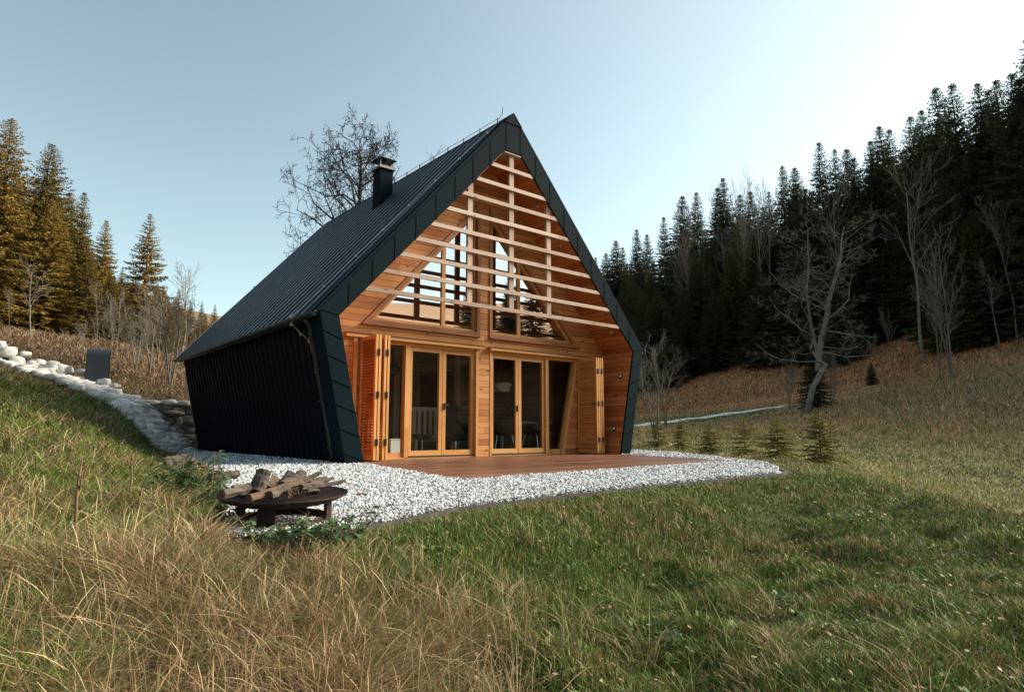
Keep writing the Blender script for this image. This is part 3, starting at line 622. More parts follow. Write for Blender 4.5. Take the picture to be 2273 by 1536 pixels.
def build_house():
    H = house
    # --- front fascia: plates round the opening, with folded seams
    outer = [(-XB, -.05), (-XE, ZE), (0, ZP - .03), (XE, ZE), (XB, -.05)]
    inner = [(-XIB, -.05), (-XIE, ZIE), (-XIT, ZIT), (XIT, ZIT), (XIE, ZIE), (XIB, -.05)]
    mb = MB()
    def plate(pts, y0, y1):
        mb.prism(pts, lambda p, k: (p[0], (y0, y1)[k], p[1]))
    for s in (-1, 1):
        q = [(s * XB, -.05), (s * XE, ZE), (s * XIE, ZIE), (s * XIB, -.05)]; plate(q if s < 0 else q[::-1], -.012, .03)
        q = [(s * XE, ZE), (0, ZP - .03), (0, ZIT + .03), (s * XIT, ZIT + .03), (s * XIE, ZIE)]; plate(q if s < 0 else q[::-1], -.012, .03)
    # side faces of the frame, running back to the recess
        a, b = (s * XB, -.05), (s * XE, ZE)
        mb.prism([a, b, (b[0] - s * .05, b[1]), (a[0] - s * .05, a[1])], lambda p, k: (p[0], (.03, .42)[k], p[1]))
        a, b = (s * (XB - .05), -.05), (s * (XE - .05), ZE)
        mb.prism([a, b, (b[0] - s * .25, b[1]), (a[0] - s * .25, a[1])], lambda p, k: (p[0], (.38, .42)[k], p[1]))
    for s in (-1, 1):                              # seams: slanting on the legs, upright on the rakes
        for z in np.arange(.16, 2.2, .385):
            xo = outer_x(z); xi = inner_x(z - .13)
            mb.beam((s * (xo - .004), -.014, z), (s * (xi + .004), -.014, z - .12), .006, .012, mi=1)
        mb.beam((s * (XE - .01), -.014, ZE), (s * (XIE + .004), -.014, ZIE), .006, .010, mi=1)
        for k in range(1, 10):
            x = XE * (1 - k / 9.6) - .06; zt = ZE + (XE - x) * (ZP - ZE) / XE - .05
            zb = ZIE + (XIE - x) / (XIE - XIT) * (ZIT - ZIE) if x < XIE else None
            if x < XIT: zb = ZIT + .03
            if zb is None: continue
            mb.beam((s * x, -.014, zb), (s * x, -.014, zt), .011, .006, (0, 1, 0), mi=1)
    mb.obj('fascia', [M['metal'], M['seam']], H)
    # --- roof: slab + standing ribs per slope; ridge cap
    for s in (-1, 1):
        mb = MB(); nx, nz = math.sin(math.atan2(ZP - ZE, XE)), math.cos(math.atan2(ZP - ZE, XE))
        P = lambda t, y, h: (s * (XE * (1 - t) + nx * h), y, ZE + (ZP - ZE) * t + nz * h)
        q = [(0, -.09), (0, 0), (1, 0), (1, -.09)]
        def slab(t0, t1, y0, y1, h0, h1):
            mb.hexa([P(t0, y0, h0), P(t1, y0, h0), P(t1, y1, h0), P(t0, y1, h0), P(t0, y0, h1), P(t1, y0, h1), P(t1, y1, h1), P(t0, y1, h1)])
        slab(-.006, 1, .0, .02, -.10, 0); mb.mi = [1] * len(mb.mi); slab(-.006, 1, .02, LEN, -.10, 0)
        nf0 = len(mb.f); slab(-.004, .99, -.006, .035, .001, .045); mb.mi[nf0:] = [1] * (len(mb.f) - nf0)    # raised verge fold
        slab(-.004, .985, .30, .325, .001, .03)
        y = .60
        while y < LEN - .1:
            w0, w1, hh = .215, .145, .046; t0, t1 = -.008, .975
            a = [P(t0, y - w0 / 2, 0), P(t0, y - w1 / 2, hh), P(t0, y + w1 / 2, hh), P(t0, y + w0 / 2, 0)]; b = [P(t1, y - w0 / 2, 0), P(t1, y - w1 / 2, hh), P(t1, y + w1 / 2, hh), P(t1, y + w0 / 2, 0)]
            for i in range(3): mb.poly([a[i], b[i], b[i + 1], a[i + 1]] if s > 0 else [a[i + 1], b[i + 1], b[i], a[i]])
            mb.poly(a); y += .335
        roof = mb.obj('roof', [M['roofmetal'], M['metal']], H)
        # soffit board closing the slab at the eave, and the half-round gutter
        g = MB(); c = Vector((s * (XE + .055), 0, ZE - .035)); r = .062; n = 8
        arc = [(c.x + r * math.cos(a), c.z + r * math.sin(a)) for a in [math.pi + math.pi * i / n for i in range(n + 1)]]
        arc2 = [(c.x + (r - .006) * math.cos(a), c.z + (r - .006) * math.sin(a)) for a in [2 * math.pi - math.pi * i / n for i in range(n + 1)]]
        full = arc + arc2
        for i in range(len(full)):
            j = (i + 1) % len(full); g.poly([(full[i][0], .06, full[i][1]), (full[j][0], .06, full[j][1]), (full[j][0], LEN - .02, full[j][1]), (full[i][0], LEN - .02, full[i][1])])
        for yy in (.06, LEN - .02): g.poly([(p[0], yy, p[1]) for p in arc])
        k = .4
        while k < LEN: g.box(c.x - .066, c.x + .066, k - .012, k + .012, c.z - .004, c.z + .006); k += .72
        g.obj('gutter', M['gutter'], H)
        # downpipe in the recess behind the frame
        d = MB(); d.tube([(s * (XE + .03), .47, ZE - .09), (s * (XE - .03), .47, ZE - .17), (s * (XE - .06), .47, ZE - .26), (s * (XB + .03), .47, .16), (s * (XB + .02), .47, -.05)], .042, 10)
        for z in (2.0, 1.0, .25): x = outer_x(z); d.box(s * x - .055, s * x + .055, .42, .52, z - .012, z + .012)
        d.obj('downpipe', M['gutter'], H, True)
    mb = MB(); c = math.atan2(ZP - ZE, XE)
    for s in (-1, 1):
        q = [(0, ZP + .055), (s * .215, ZP + .055 - .215 * math.tan(c)), (s * .215, ZP + .02 - .215 * math.tan(c)), (0, ZP + .015)]
        mb.prism(q if s > 0 else q[::-1], lambda p, k: (p[0], (-.03, LEN + .03)[k], p[1]))
    mb.prism([(-.20, ZP - .20), (.20, ZP - .20), (0, ZP + .02)], lambda p, k: (p[0], (-.026, -.014)[k], p[1]))
    mb.obj('ridge_cap', M['metal'], H)
    # --- leaning side walls with upright ribs, set back from the frame
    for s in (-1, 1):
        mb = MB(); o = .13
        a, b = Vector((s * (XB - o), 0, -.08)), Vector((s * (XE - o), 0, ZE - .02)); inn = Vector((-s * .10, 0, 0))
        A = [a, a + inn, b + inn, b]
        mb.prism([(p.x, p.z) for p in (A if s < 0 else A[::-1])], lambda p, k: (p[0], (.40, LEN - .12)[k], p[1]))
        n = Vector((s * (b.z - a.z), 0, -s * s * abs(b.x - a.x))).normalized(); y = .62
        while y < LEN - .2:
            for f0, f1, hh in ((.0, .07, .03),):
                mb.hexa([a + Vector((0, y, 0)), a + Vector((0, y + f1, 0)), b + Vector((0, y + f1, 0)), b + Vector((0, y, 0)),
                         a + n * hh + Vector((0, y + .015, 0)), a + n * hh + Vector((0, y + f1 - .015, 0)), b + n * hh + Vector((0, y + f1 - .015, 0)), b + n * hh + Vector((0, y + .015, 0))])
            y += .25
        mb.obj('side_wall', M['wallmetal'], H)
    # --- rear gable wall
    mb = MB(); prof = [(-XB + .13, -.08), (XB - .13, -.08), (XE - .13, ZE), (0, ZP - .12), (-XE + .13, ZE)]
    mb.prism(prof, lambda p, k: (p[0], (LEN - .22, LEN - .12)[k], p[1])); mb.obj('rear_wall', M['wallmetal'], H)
    # --- porch lining: boards run front to back
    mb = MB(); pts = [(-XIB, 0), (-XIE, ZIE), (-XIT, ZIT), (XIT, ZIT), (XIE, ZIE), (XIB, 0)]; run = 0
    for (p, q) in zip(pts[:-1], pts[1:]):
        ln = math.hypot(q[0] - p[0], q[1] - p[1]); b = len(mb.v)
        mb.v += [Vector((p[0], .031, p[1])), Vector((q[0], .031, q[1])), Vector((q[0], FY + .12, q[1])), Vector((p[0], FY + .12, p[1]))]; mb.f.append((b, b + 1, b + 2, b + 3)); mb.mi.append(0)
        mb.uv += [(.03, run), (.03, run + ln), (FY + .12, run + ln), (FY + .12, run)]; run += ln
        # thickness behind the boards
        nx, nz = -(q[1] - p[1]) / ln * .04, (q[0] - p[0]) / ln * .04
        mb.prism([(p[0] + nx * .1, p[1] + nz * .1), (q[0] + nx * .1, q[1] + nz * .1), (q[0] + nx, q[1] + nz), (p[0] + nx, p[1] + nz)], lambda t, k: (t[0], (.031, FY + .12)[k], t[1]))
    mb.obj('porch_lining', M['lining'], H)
    # --- timber front wall with its openings
    out = pts; y0, y1 = FY, FY + .12
    dl = [(-2.24, .0), (-.15, .0), (-.15, 2.17), (-2.72, 2.17)]; dr = [(.15, .0), (2.24, .0), (2.72, 2.17), (.15, 2.17)]
    wl = [(-2.66, 2.50), (-.17, 2.50), (-.17, 5.18)]; wr = [(.17, 2.50), (2.66, 2.50), (.17, 5.18)]
    polys = [[Vector((p[0], p[1], 0)) for p in q] for q in (out, [(a, max(b, .002)) for a, b in dl], [(a, max(b, .002)) for a, b in dr], wl, wr)]
    flat = [p for q in polys for p in q]; ts = tessellate_polygon(polys); mb = MB()
    for t in ts:
        q = [flat[i] for i in t]
        for y, flip in ((y0, 0), (y1, 1)):
            P = [(p.x, y, p.y) for p in q]; b = len(mb.v); mb.v += [Vector(p) for p in P]; mb.f.append((b, b + 1, b + 2)); mb.uv += [(p[0], p[2]) for p in P]; mb.mi.append(0)
    for q in (dl, dr, wl, wr):
        for i in range(len(q)):
            a, b = q[i], q[(i + 1) % len(q)]; mb.poly([(a[0], y0, a[1]), (b[0], y0, b[1]), (b[0], y1, b[1]), (a[0], y1, a[1])], (b[0] - a[0], 0, b[1] - a[1]))
    mb.obj('front_wall', M['facade'], H)
    # --- gable windows
    def inset(q, d):
        n = len(q); c = (sum(p[0] for p in q) / n, sum(p[1] for p in q) / n); res = []
        for i in range(n):
            p, a, b = Vector(q[i]), Vector(q[i - 1]), Vector(q[(i + 1) % n]); e1 = (p - a).normalized(); e2 = (b - p).normalized()
            n1 = Vector((-e1.y, e1.x)); n2 = Vector((-e2.y, e2.x))
            if n1.dot(Vector(c) - p) < 0: n1 = -n1
            if n2.dot(Vector(c) - p) < 0: n2 = -n2
            res.append(tuple(p + (n1 + n2) * d / (1 + n1.dot(n2))))
        return res
    for s, q in ((-1, wl), (1, wr)):
        win = empty('gable_window'); win.parent = H
        mb = MB(); mb.ring(inset(q, -.045), inset(q, .028), FY - .028, FY + .03); mb.obj('trim', M['trim'], win)
        mb = MB(); mb.ring(inset(q, .012), inset(q, .085), FY + .045, FY + .10)
        x = s * .985; zt = 5.18 - (abs(x) - .17) * (5.18 - 2.50) / 2.49
        mb.box(x - .045, x + .045, FY + .05, FY + .095, 2.53, zt - .06, (0, 0, 1)); mb.obj('frame', M['frame'], win)
        a, b = (-2.78, -.12) if s < 0 else (.12, 2.78)
        mb = MB(); mb.box(a, b, FY - .07, FY + .04, 2.425, 2.448); mb.obj('sill', M['trim'], win)
        mb = MB(); g = inset(q, .06); mb.poly([(p[0], FY + .078, p[1]) for p in (g if s < 0 else g)]); o = mb.obj('pane', M['glass_up'], win)
    # --- glazed doors
    for s in (-1, 1):
        d = empty('glazed_door'); d.parent = H; X = lambda v: s * v
        B = lambda mb, xa, xb, ya, yb, za, zb, dd=None: mb.box(min(X(xa), X(xb)), max(X(xa), X(xb)), ya, yb, za, zb, dd)
        mb = MB()
        B(mb, .15, .205, FY - .012, FY + .16, .0, 2.17, (0, 0, 1)); B(mb, .205, 2.72, FY + .03, FY + .16, 2.115, 2.17, (1, 0, 0)); B(mb, .205, 2.24, FY + .03, FY + .16, .0, .035, (1, 0, 0))
        B(mb, 1.745, 1.835, FY + .02, FY + .16, .035, 2.115, (0, 0, 1))
        mb.hexa([(X(2.20), FY - .01, .0), (X(2.275), FY - .01, .0), (X(2.275), FY + .16, .0), (X(2.20), FY + .16, .0), (X(2.675), FY - .01, 2.17), (X(2.75), FY - .01, 2.17), (X(2.75), FY + .16, 2.17), (X(2.675), FY + .16, 2.17)], (0, 0, 1))
        B(mb, 1.835, 2.22, FY + .06, FY + .13, .035, .125, (1, 0, 0)); mb.obj('door_frame', M['frame'], d, bevel=.004)
        mb = MB(); mb.poly([(X(1.835), FY + .10, .125), (X(2.215), FY + .10, .125), (X(2.665), FY + .10, 2.115), (X(1.835), FY + .10, 2.115)]); mb.obj('pane', M['glass_door'], d)
        for xa, xb in ((.215, .972), (.982, 1.74)):
            mb = MB(); O = [(X(xa), .06), (X(xb), .06), (X(xb), 2.11), (X(xa), 2.11)]; I = [(X(xa) + s * .075, .155), (X(xb) - s * .075, .155), (X(xb) - s * .075, 2.035), (X(xa) + s * .075, 2.035)]
            mb.ring(O, I, FY + .055, FY + .125); mb.obj('door_leaf', M['frame'], d, bevel=.004)
            mb = MB(); mb.poly([(p[0], FY + .092, p[1]) for p in I]); mb.obj('pane', M['glass_door'], d)
        mb = MB(); B(mb, .925, .945, FY + .02, FY + .055, .93, 1.06); mb.tube([(X(.935), FY + .03, 1.03), (X(.935), FY + .015, 1.03), (X(.86), FY + .015, 1.03)], .009, 6); mb.obj('handle', M['black'], d)
        mb = MB(); B(mb, .205, 1.75, FY + .02, FY + .05, .036, .058); mb.obj('threshold', M['black'], d)
        # little rain board over the doors
        mb = MB(); a, b = (-3.10, -.10) if s < 0 else (.10, 3.10)
        mb.box(a, b, FY - .10, FY, 2.175, 2.232); mb.box(a - .012, b + .012, FY - .115, FY, 2.234, 2.246, mi=1); mb.obj('door_canopy', [M['frame'], M['gutter']], H)
    # --- front screen: posts and battens
    mb_tops = [5.795, 5.402, 5.034, 4.655, 4.285, 3.943, 3.61, 3.265, 2.908]
    for z in mb_tops:
        mb = MB(); zb = z - .075; a, b = inner_x(z) + .0, inner_x(zb) + .0
        mb.prism([(-b, zb), (b, zb), (a, z), (-a, z)], lambda p, k: (p[0], (.0, .045)[k], p[1]), (1, 0, 0)); mb.obj('batten', M['batten'], H)
    for x, zt in ((-1.02, None), (.005, 6.085), (1.02, None)):
        mb = MB(); w = .058; zl = 2.84
        z0 = zt or ZIE + (XIE - abs(x) - w) / (XIE - XIT) * (ZIT - ZIE); z1 = zt or ZIE + (XIE - abs(x) + w) / (XIE - XIT) * (ZIT - ZIE)
        l, r = (z0, z1) if x < 0 else (z1, z0)
        mb.prism([(x - w, zl), (x + w, zl), (x + w, r), (x - w, l)], lambda p, k: (p[0], (.047, .105)[k], p[1]), (0, 0, 1)); mb.obj('post', M['batten'], H)
    mb = MB(); mb.box(-.215, .215, -.004, .30, 6.087, 6.112); mb.obj('top_plate', M['batten'], H)
    # --- folding louvred shutters, folded out square to the wall
    def shutter(s):
        t = empty('folding_shutter'); t.parent = H; z0, z1 = .035, 2.165; ya, yb = .30, FY - .03
        base = -2.80 if s < 0 else 2.70
        xs = [0, .062, .165, .227] if s < 0 else [.0, .05, .10, .15]
        xs = xs if s < 0 else [.0, .062, .124, .186]
        for k, dx in enumerate(xs):
            x = base + dx; th = .042; mb = MB()
            mb.box(x, x + th, ya, ya + .055, z0, z1, (0, 0, 1)); mb.box(x, x + th, yb - .055, yb, z0, z1, (0, 0, 1))
            mb.box(x, x + th, ya + .055, yb - .055, z0, z0 + .07, (0, 1, 0)); mb.box(x, x + th, ya + .055, yb - .055, z1 - .06, z1, (0, 1, 0))
            lf = mb.obj('leaf', M['frame'], t)
            mb = MB(); n = 40; step = (z1 - z0 - .13) / n
            for i in range(n):
                zc = z0 + .07 + (i + .5) * step
                if s < 0: mb.hexa([(x + .002, ya + .05, zc - .016), (x + .010, ya + .05, zc - .020), (x + .010, yb - .05, zc - .020), (x + .002, yb - .05, zc - .016), (x + .032, ya + .05, zc + .016), (x + .040, ya + .05, zc + .012), (x + .040, yb - .05, zc + .012), (x + .032, yb - .05, zc + .016)], (0, 1, 0))
                else: mb.box(x + .006, x + .036, ya + .05, yb - .05, zc - step * .42, zc + step * .36, (0, 1, 0))
            mb.obj('louvre', M['louvre' if s < 0 else 'louvre2'], t)
        hx = ([xs[0] + .052, xs[2] + .052] if s < 0 else [xs[1] - .01, xs[2] + .052])
        for dx in hx:
            for z in (.33, 1.13, 1.86):
                mb = MB(); mb.box(base + dx - .024, base + dx + .024, ya - .012, ya + .002, z - .055, z + .055); mb.tube([(base + dx, ya - .014, z - .06), (base + dx, ya - .014, z + .06)], .009, 6); mb.obj('hinge', M['black'], t)
        mb = MB(); mb.tube([(base - .002, ya + .06, 1.13), (base - .03, ya + .06, 1.13)], .012, 8); mb.tube([(base - .03, ya + .12, 1.13), (base - .03, ya + .02, 1.13)], .010, 8); mb.obj('knob', M['black'], t)
        if s < 0:
            mb = MB(); mb.box(-2.93, -2.86, FY - .06, FY - .002, .03, 2.17, (0, 0, 1)); mb.obj('jamb', M['frame'], t)
    shutter(-1); shutter(1)
    # --- round spots in the right-hand lining, two lamps low on the wall
    nr = Vector((-(ZIT - ZIE), 0, -(XIE - XIT))).normalized()
    for x, z in ((.944, 5.297), (1.619, 4.557), (2.383, 3.722), (3.234, 2.789)):
        mb = MB(); c = Vector((x, .29, z)); mb.lathe([(.0, .012), (.03, .012), (.045, .008), (.045, -.005)], c, 16, 0, nr); mb.lathe([(.0, .016), (.022, .015), (.028, .012)], c, 16, 1, nr); mb.obj('spotlight', [M['steel'], M['lamp']], H, True)
    nw = Vector((-ZIE, 0, (XIE - XIB))).normalized()
    for x, z in ((3.51, 1.786), (3.241, .578)):
        mb = MB(); c = Vector((x, .28, z)); mb.lathe([(.0, .02), (.042, .02), (.06, .012), (.062, -.004)], c, 20, 0, nw); mb.lathe([(.0, .03), (.025, .028), (.036, .018)], c, 16, 1, nw); mb.obj('wall_lamp', [M['black'], M['lamp']], H, True)
    # --- chimney
    ch = empty('chimney'); ch.parent = H; cx_, cy_ = -.94, 3.72; wx, wy = .165, .18
    mb = MB(); mb.box(cx_ - wx, cx_ + wx, cy_ - wy, cy_ + wy, 5.4, 6.68, (0, 0, 1)); mb.obj('stack', M['metal'], ch, bevel=.006)
    mb = MB(); mb.box(cx_ - wx - .05, cx_ + wx + .05, cy_ - wy - .05, cy_ + wy + .05, 6.68, 6.735); mb.obj('cap_slab', M['capstone'], ch, bevel=.006)
    mb = MB(); mb.lathe([(.10, 6.735), (.12, 6.80), (.10, 6.86), (.085, 6.86)], (cx_, cy_, 0), 18)
    for sx, sy in ((1, 1), (1, -1), (-1, 1), (-1, -1)): mb.box(cx_ + sx * .17 - .008, cx_ + sx * .17 + .008, cy_ + sy * .18 - .008, cy_ + sy * .18 + .008, 6.735, 6.93)
    mb.prism([(-.24, -.25), (.24, -.25), (.24, .25), (-.24, .25)], lambda p, k: (cx_ + p[0] * (1, .55)[k], cy_ + p[1] * (1, .55)[k], (6.92, 6.985)[k])); mb.obj('cowl', M['steel'], ch)
    # --- lightning conductor: ridge wire on holders, verge runs, drops, air rod
    lc = empty('lightning_conductor'); lc.parent = H
    mb = MB(); zr = ZP + .13
    mb.tube([(0, .42, zr + .02), (0, .36, zr + .03), (0, .33, zr + .17)], .007, 6)
    ys = np.arange(.5, LEN, .62); mb.tube([(0, float(y), zr + .0 + .004 * math.sin(y * 9)) for y in np.linspace(.40, LEN - .1, 40)], .006, 6); mb.obj('wire', M['gutter'], lc)
    for y in ys: mb = MB(); mb.box(-.012, .012, y - .012, y + .012, ZP + .04, zr + .01); mb.obj('holder', M['black'], lc)
    def nrm(x, y, h=.055):
        c_ = math.atan2(ZP - ZE, XE); t = 1 - abs(x) / XE; return (-(abs(x) + math.sin(c_) * h), y, ZE + (ZP - ZE) * t + math.cos(c_) * h)
    run = [(0, .42, zr)] + [nrm(x, y) for x, y in ((-.10, .30), (-.35, .34), (-.93, .50), (-1.41, .62), (-1.93, .71), (-2.42, .78), (-2.92, .85), (-3.47, .90), (-3.90, .92))]
    run += [(-4.06, .92, 2.42), (-4.05, .90, 2.28), (-3.93, .78, 2.12)]
    for z, y in ((2.0, .70), (1.5, .64), (.85, .60), (.1, .57), (-.05, .57)): run.append((-(outer_x(z) + .035 - .09), y, z))
    mb = MB(); mb.tube(run, .0075, 6)
    for i in range(2, len(run) - 1): p = run[i]; mb.box(p[0] - .02, p[0] + .02, p[1] - .014, p[1] + .014, p[2] - .03, p[2] + .014)
    mb.obj('wire', M['zinc'], lc)
    run = [nrm(-x, LEN - .1) for x in np.linspace(.2, 3.95, 9)] + [(-4.06, LEN - .15, 2.40), (-3.99, LEN - .2, 2.2)] + [(-(outer_x(z) - .06), LEN - .25, z) for z in (2.0, 1.2, .4, -.05)]
    mb = MB(); mb.tube(run, .0075, 6)
    for p in run[2:9:2]: mb.box(p[0] - .03, p[0] + .03, p[1] - .02, p[1] + .02, p[2] - .05, p[2] + .02)
    mb.obj('wire', M['zinc'], lc)
    # --- the room behind the glass: boards, floor, back partition with door openings
    rp = [(-XIB + .02, .0), (-XIE + .02, ZIE), (-XIT, ZIT - .02), (XIT, ZIT - .02), (XIE - .02, ZIE), (XIB - .02, .0)]
    mb = MB(); run_ = 0; ya, yb = FY + .13, LEN - .24
    for (p, q) in zip(rp[:-1], rp[1:]):
        mb.poly([(p[0], ya, p[1]), (q[0], ya, q[1]), (q[0], yb, q[1]), (p[0], yb, p[1])], (0, 1, 0))
    mb.obj('room_lining', M['room'], H)
    mb = MB(); mb.box(-XIB + .03, XIB - .03, ya - .11, yb, -.06, .012, (0, 1, 0)); mb.obj('floor', M['room'], H)
    mb = MB(); py = 4.3
    for xa, xb, za, zb in ((-3.3, -.55, 0, 2.4), (.35, .55, 0, 2.4), (1.6, 3.5, 0, 2.4), (-.55, .35, 2.05, 2.4), (.55, 1.6, 2.05, 2.4)): mb.box(xa, xb, py, py + .1, za, zb, (1, 0, 0))
    mb.obj('partition', M['room'], H)
    mb = MB(); mb.box(-3.5, 3.5, 2.7, yb, 2.40, 2.62, (1, 0, 0)); mb.obj('loft_floor', M['room'], H)
    for x in (-.98, .62): mb = MB(); mb.box(x - .07, x + .07, 2.75, 2.89, .012, 2.40, (0, 0, 1)); mb.obj('inner_post', M['room'], H)
build_house()

# ------------------------------------------------------------------ deck
def build_deck():
    mb = MB(); z0, z1 = -.045, .012
    mb.prism(DECK, lambda p, k: (p[0], p[1], (z0, z1)[k]), (1, 0, 0), (0, .02)); o = mb.obj('deck', M['deck'])
    tag(o, 'reddish brown timber deck with a slanting end, in front of the glazed doors', 'deck')
build_deck()

# ------------------------------------------------------------------ furniture seen through the glass
def build_inside():
    fz = .014
    def shell_chair(x, y, rz, label):
        r = empty('shell_chair', (x, y, fz), rz); tag(r, label, 'chair', 'black shell chairs at the white table')
        mb = MB(); n = 18; m = 7; pts = []
        for i in range(m):
            t = i / (m - 1)
            for j in range(n):
                a = 2 * math.pi * j / n; rr = .05 + .21 * math.sin(t * 1.45); back = max(0, math.cos(a)); hgt = .42 + (t ** 3) * (.10 + .26 * back ** .8)
                pts.append(Vector((rr * math.sin(a) * 1.12, rr * math.cos(a), hgt)))
        b = 0; mb.v = pts
        for i in range(m - 1):
            for j in range(n): mb.f.append((i * n + j, i * n + (j + 1) % n, (i + 1) * n + (j + 1) % n, (i + 1) * n + j)); mb.uv += [(0, 0)] * 4; mb.mi.append(0)
        mb.f.append(tuple(range(n))[::-1]); mb.uv += [(0, 0)] * n; mb.mi.append(0)
        o = mb.obj('seat_shell', M['fabric'], r, True); sm = o.modifiers.new('thick', 'SOLIDIFY'); sm.thickness = .018
        for sx in (-1, 1):
            for sy in (-1, 1):
                mb = MB(); mb.tube([(sx * .08, sy * .07, .425), (sx * .17, sy * .16, .40), (sx * .24, sy * .23, .0)], .011, 8); mb.obj('leg', M['chrome'], r)
        return r
    p = on_y(1118, 990, 1.95); shell_chair(p[0], 1.95, 2.6, 'black shell chair with metal legs behind the first pane of the right glazed door')
    p = on_y(1184, 992, 2.1); shell_chair(p[0], 2.1, -2.7, 'black shell chair with metal legs at the white table, behind the middle pane')
    p = on_y(1160, 990, 2.65); t = empty('dining_table', (p[0] + .2, 2.75, fz)); tag(t, 'white table behind the black shell chairs, seen through the right door', 'table')
    mb = MB(); mb.box(-.55, .95, -.4, .4, .70, .735); mb.obj('tabletop', M['white'], t, bevel=.005)
    for sx in (-.5, .9):
        for sy in (-.35, .35): mb = MB(); mb.box(sx - .035, sx + .035, sy - .035, sy + .035, 0, .70, (0, 0, 1)); mb.obj('leg', M['white'], t)
    p = on_y(1113, 860, 2.3); l = empty('pendant_lamp', (p[0], 2.3, p[2])); tag(l, 'white crumpled drum pendant lamp hanging behind the right glazed door', 'lamp')
    mb = MB(); n = 28; rows = 7
    for i in range(rows):
        for j in range(n):
            a = 2 * math.pi * j / n; rr = .20 + .035 * math.sin(i * 2.1 + 3 * a) + .02 * math.sin(5 * a + i); mb.v.append(Vector((rr * math.cos(a), rr * math.sin(a), -.10 + .2 * i / (rows - 1))))
    for i in range(rows - 1):
        for j in range(n): mb.f.append((i * n + j, i * n + (j + 1) % n, (i + 1) * n + (j + 1) % n, (i + 1) * n + j)); mb.uv += [(0, 0)] * 4; mb.mi.append(0)
    mb.obj('lamp_shade', M['palewood'], l, True); mb = MB(); mb.tube([(0, 0, .0), (0, 0, .85)], .006, 6); mb.obj('cord', M['black'], l)
    p = on_y(873, 822, 2.0); l = empty('pendant_lamp', (p[0], 2.0, p[2])); tag(l, 'round black pendant lamp behind the narrow left pane', 'lamp')
    mb = MB(); mb.lathe([(.01, .13), (.08, .115), (.13, .05), (.14, 0), (.12, -.07), (.07, -.11), (.0, -.12)], n=20); mb.obj('lamp_shade', M['fabric'], l, True); mb = MB(); mb.tube([(0, 0, .12), (0, 0, .6)], .006, 6); mb.obj('cord', M['black'], l)
    # high-backed black lounge chair
    p = on_y(1008, 985, 1.85); r = empty('lounge_chair', (p[0] + .02, 1.9, fz), .5); tag(r, 'black high backed shell lounge chair with waisted sides behind the left door', 'armchair')
    mb = MB(); rows = 12; n = 14
    prof = [(.40, .06, .16, .34), (.38, .0, .26, .36), (.42, -.02, .33, .40), (.50, -.02, .35, .42), (.58, .06, .31, .36), (.66, .13, .26, .26), (.74, .16, .235, .2), (.84, .18, .25, .2), (.94, .19, .285, .22), (1.02, .19, .29, .22), (1.08, .20, .25, .16), (1.10, .22, .12, .06)]
    for (z, yb, hw, dp) in prof:
        for j in range(n):
            a = -math.pi * .62 + math.pi * 1.24 * j / (n - 1); mb.v.append(Vector((hw * math.sin(a), yb + .12 - dp + dp * math.cos(a), z)))
    for i in range(rows - 1):
        for j in range(n - 1): mb.f.append((i * n + j, i * n + j + 1, (i + 1) * n + j + 1, (i + 1) * n + j)); mb.uv += [(0, 0)] * 4; mb.mi.append(0)
    o = mb.obj('back_shell', M['fabric'], r, True); sm = o.modifiers.new('thick', 'SOLIDIFY'); sm.thickness = .03
    mb = MB(); mb.lathe([(.0, .30), (.2, .30), (.31, .36), (.30, .43), (.0, .45)], (0, -.10, 0), 20); mb.obj('seat', M['fabric'], r, True)
    mb = MB(); mb.tube([(0, -.05, .32), (0, -.05, .05)], .025, 8)
    for k in range(4): a = math.pi / 4 + k * math.pi / 2; mb.tube([(0, -.05, .06), (.28 * math.cos(a), -.05 + .28 * math.sin(a), .012)], .012, 6)
    mb.obj('base', M['chrome'], r)
    p = on_y(937, 985, 1.75); r = empty('footstool', (p[0], 1.75, fz)); tag(r, 'low black bowl shaped footstool in front of the pale slatted bench', 'footstool')
    mb = MB(); mb.lathe([(.0, .33), (.10, .335), (.19, .38), (.225, .43), (.21, .445), (.1, .42), (.0, .41)], n=22); mb.obj('seat', M['fabric'], r, True)
    mb = MB(); mb.tube([(0, 0, .34), (0, 0, .05)], .018, 8)
    for k in range(4): a = k * math.pi / 2; mb.tube([(0, 0, .06), (.2 * math.cos(a), .2 * math.sin(a), .012)], .010, 6)
    mb.obj('base', M['chrome'], r)
    p = on_y(950, 985, 2.55); r = empty('slatted_bench', (p[0] - .05, 2.6, fz)); tag(r, 'pale bench with an upright slatted back, seen through the left door', 'bench')
    mb = MB()
    for k in range(7): x = -.42 + k * .14; mb.box(x - .04, x + .04, .0, .03, .30, .95, (0, 0, 1))
    mb.box(-.5, .5, -.002, .032, .95, 1.03); mb.box(-.5, .5, -.002, .032, .28, .34); mb.obj('backrest', M['palewood'], r)
    mb = MB(); mb.box(-.5, .5, -.42, .0, .36, .40); mb.obj('seat', M['palewood'], r)
    for sx in (-.46, .46):
        for sy in (-.38, .01): mb = MB(); mb.box(sx - .03, sx + .03, sy - .02, sy + .02, 0, .36, (0, 0, 1)); mb.obj('leg', M['palewood'], r)
    p = on_y(874, 1000, 1.45); mb = MB(); mb.box(-.16, .16, -.16, .16, 0, .34); mb.box(-.17, .17, -.17, .17, .34, .36); o = mb.obj('storage_box', M['white'], None, bevel=.006); o.location = (p[0], 1.45, fz); tag(o, 'pale blue-white box on the floor behind the narrow left pane', 'box')
build_inside()

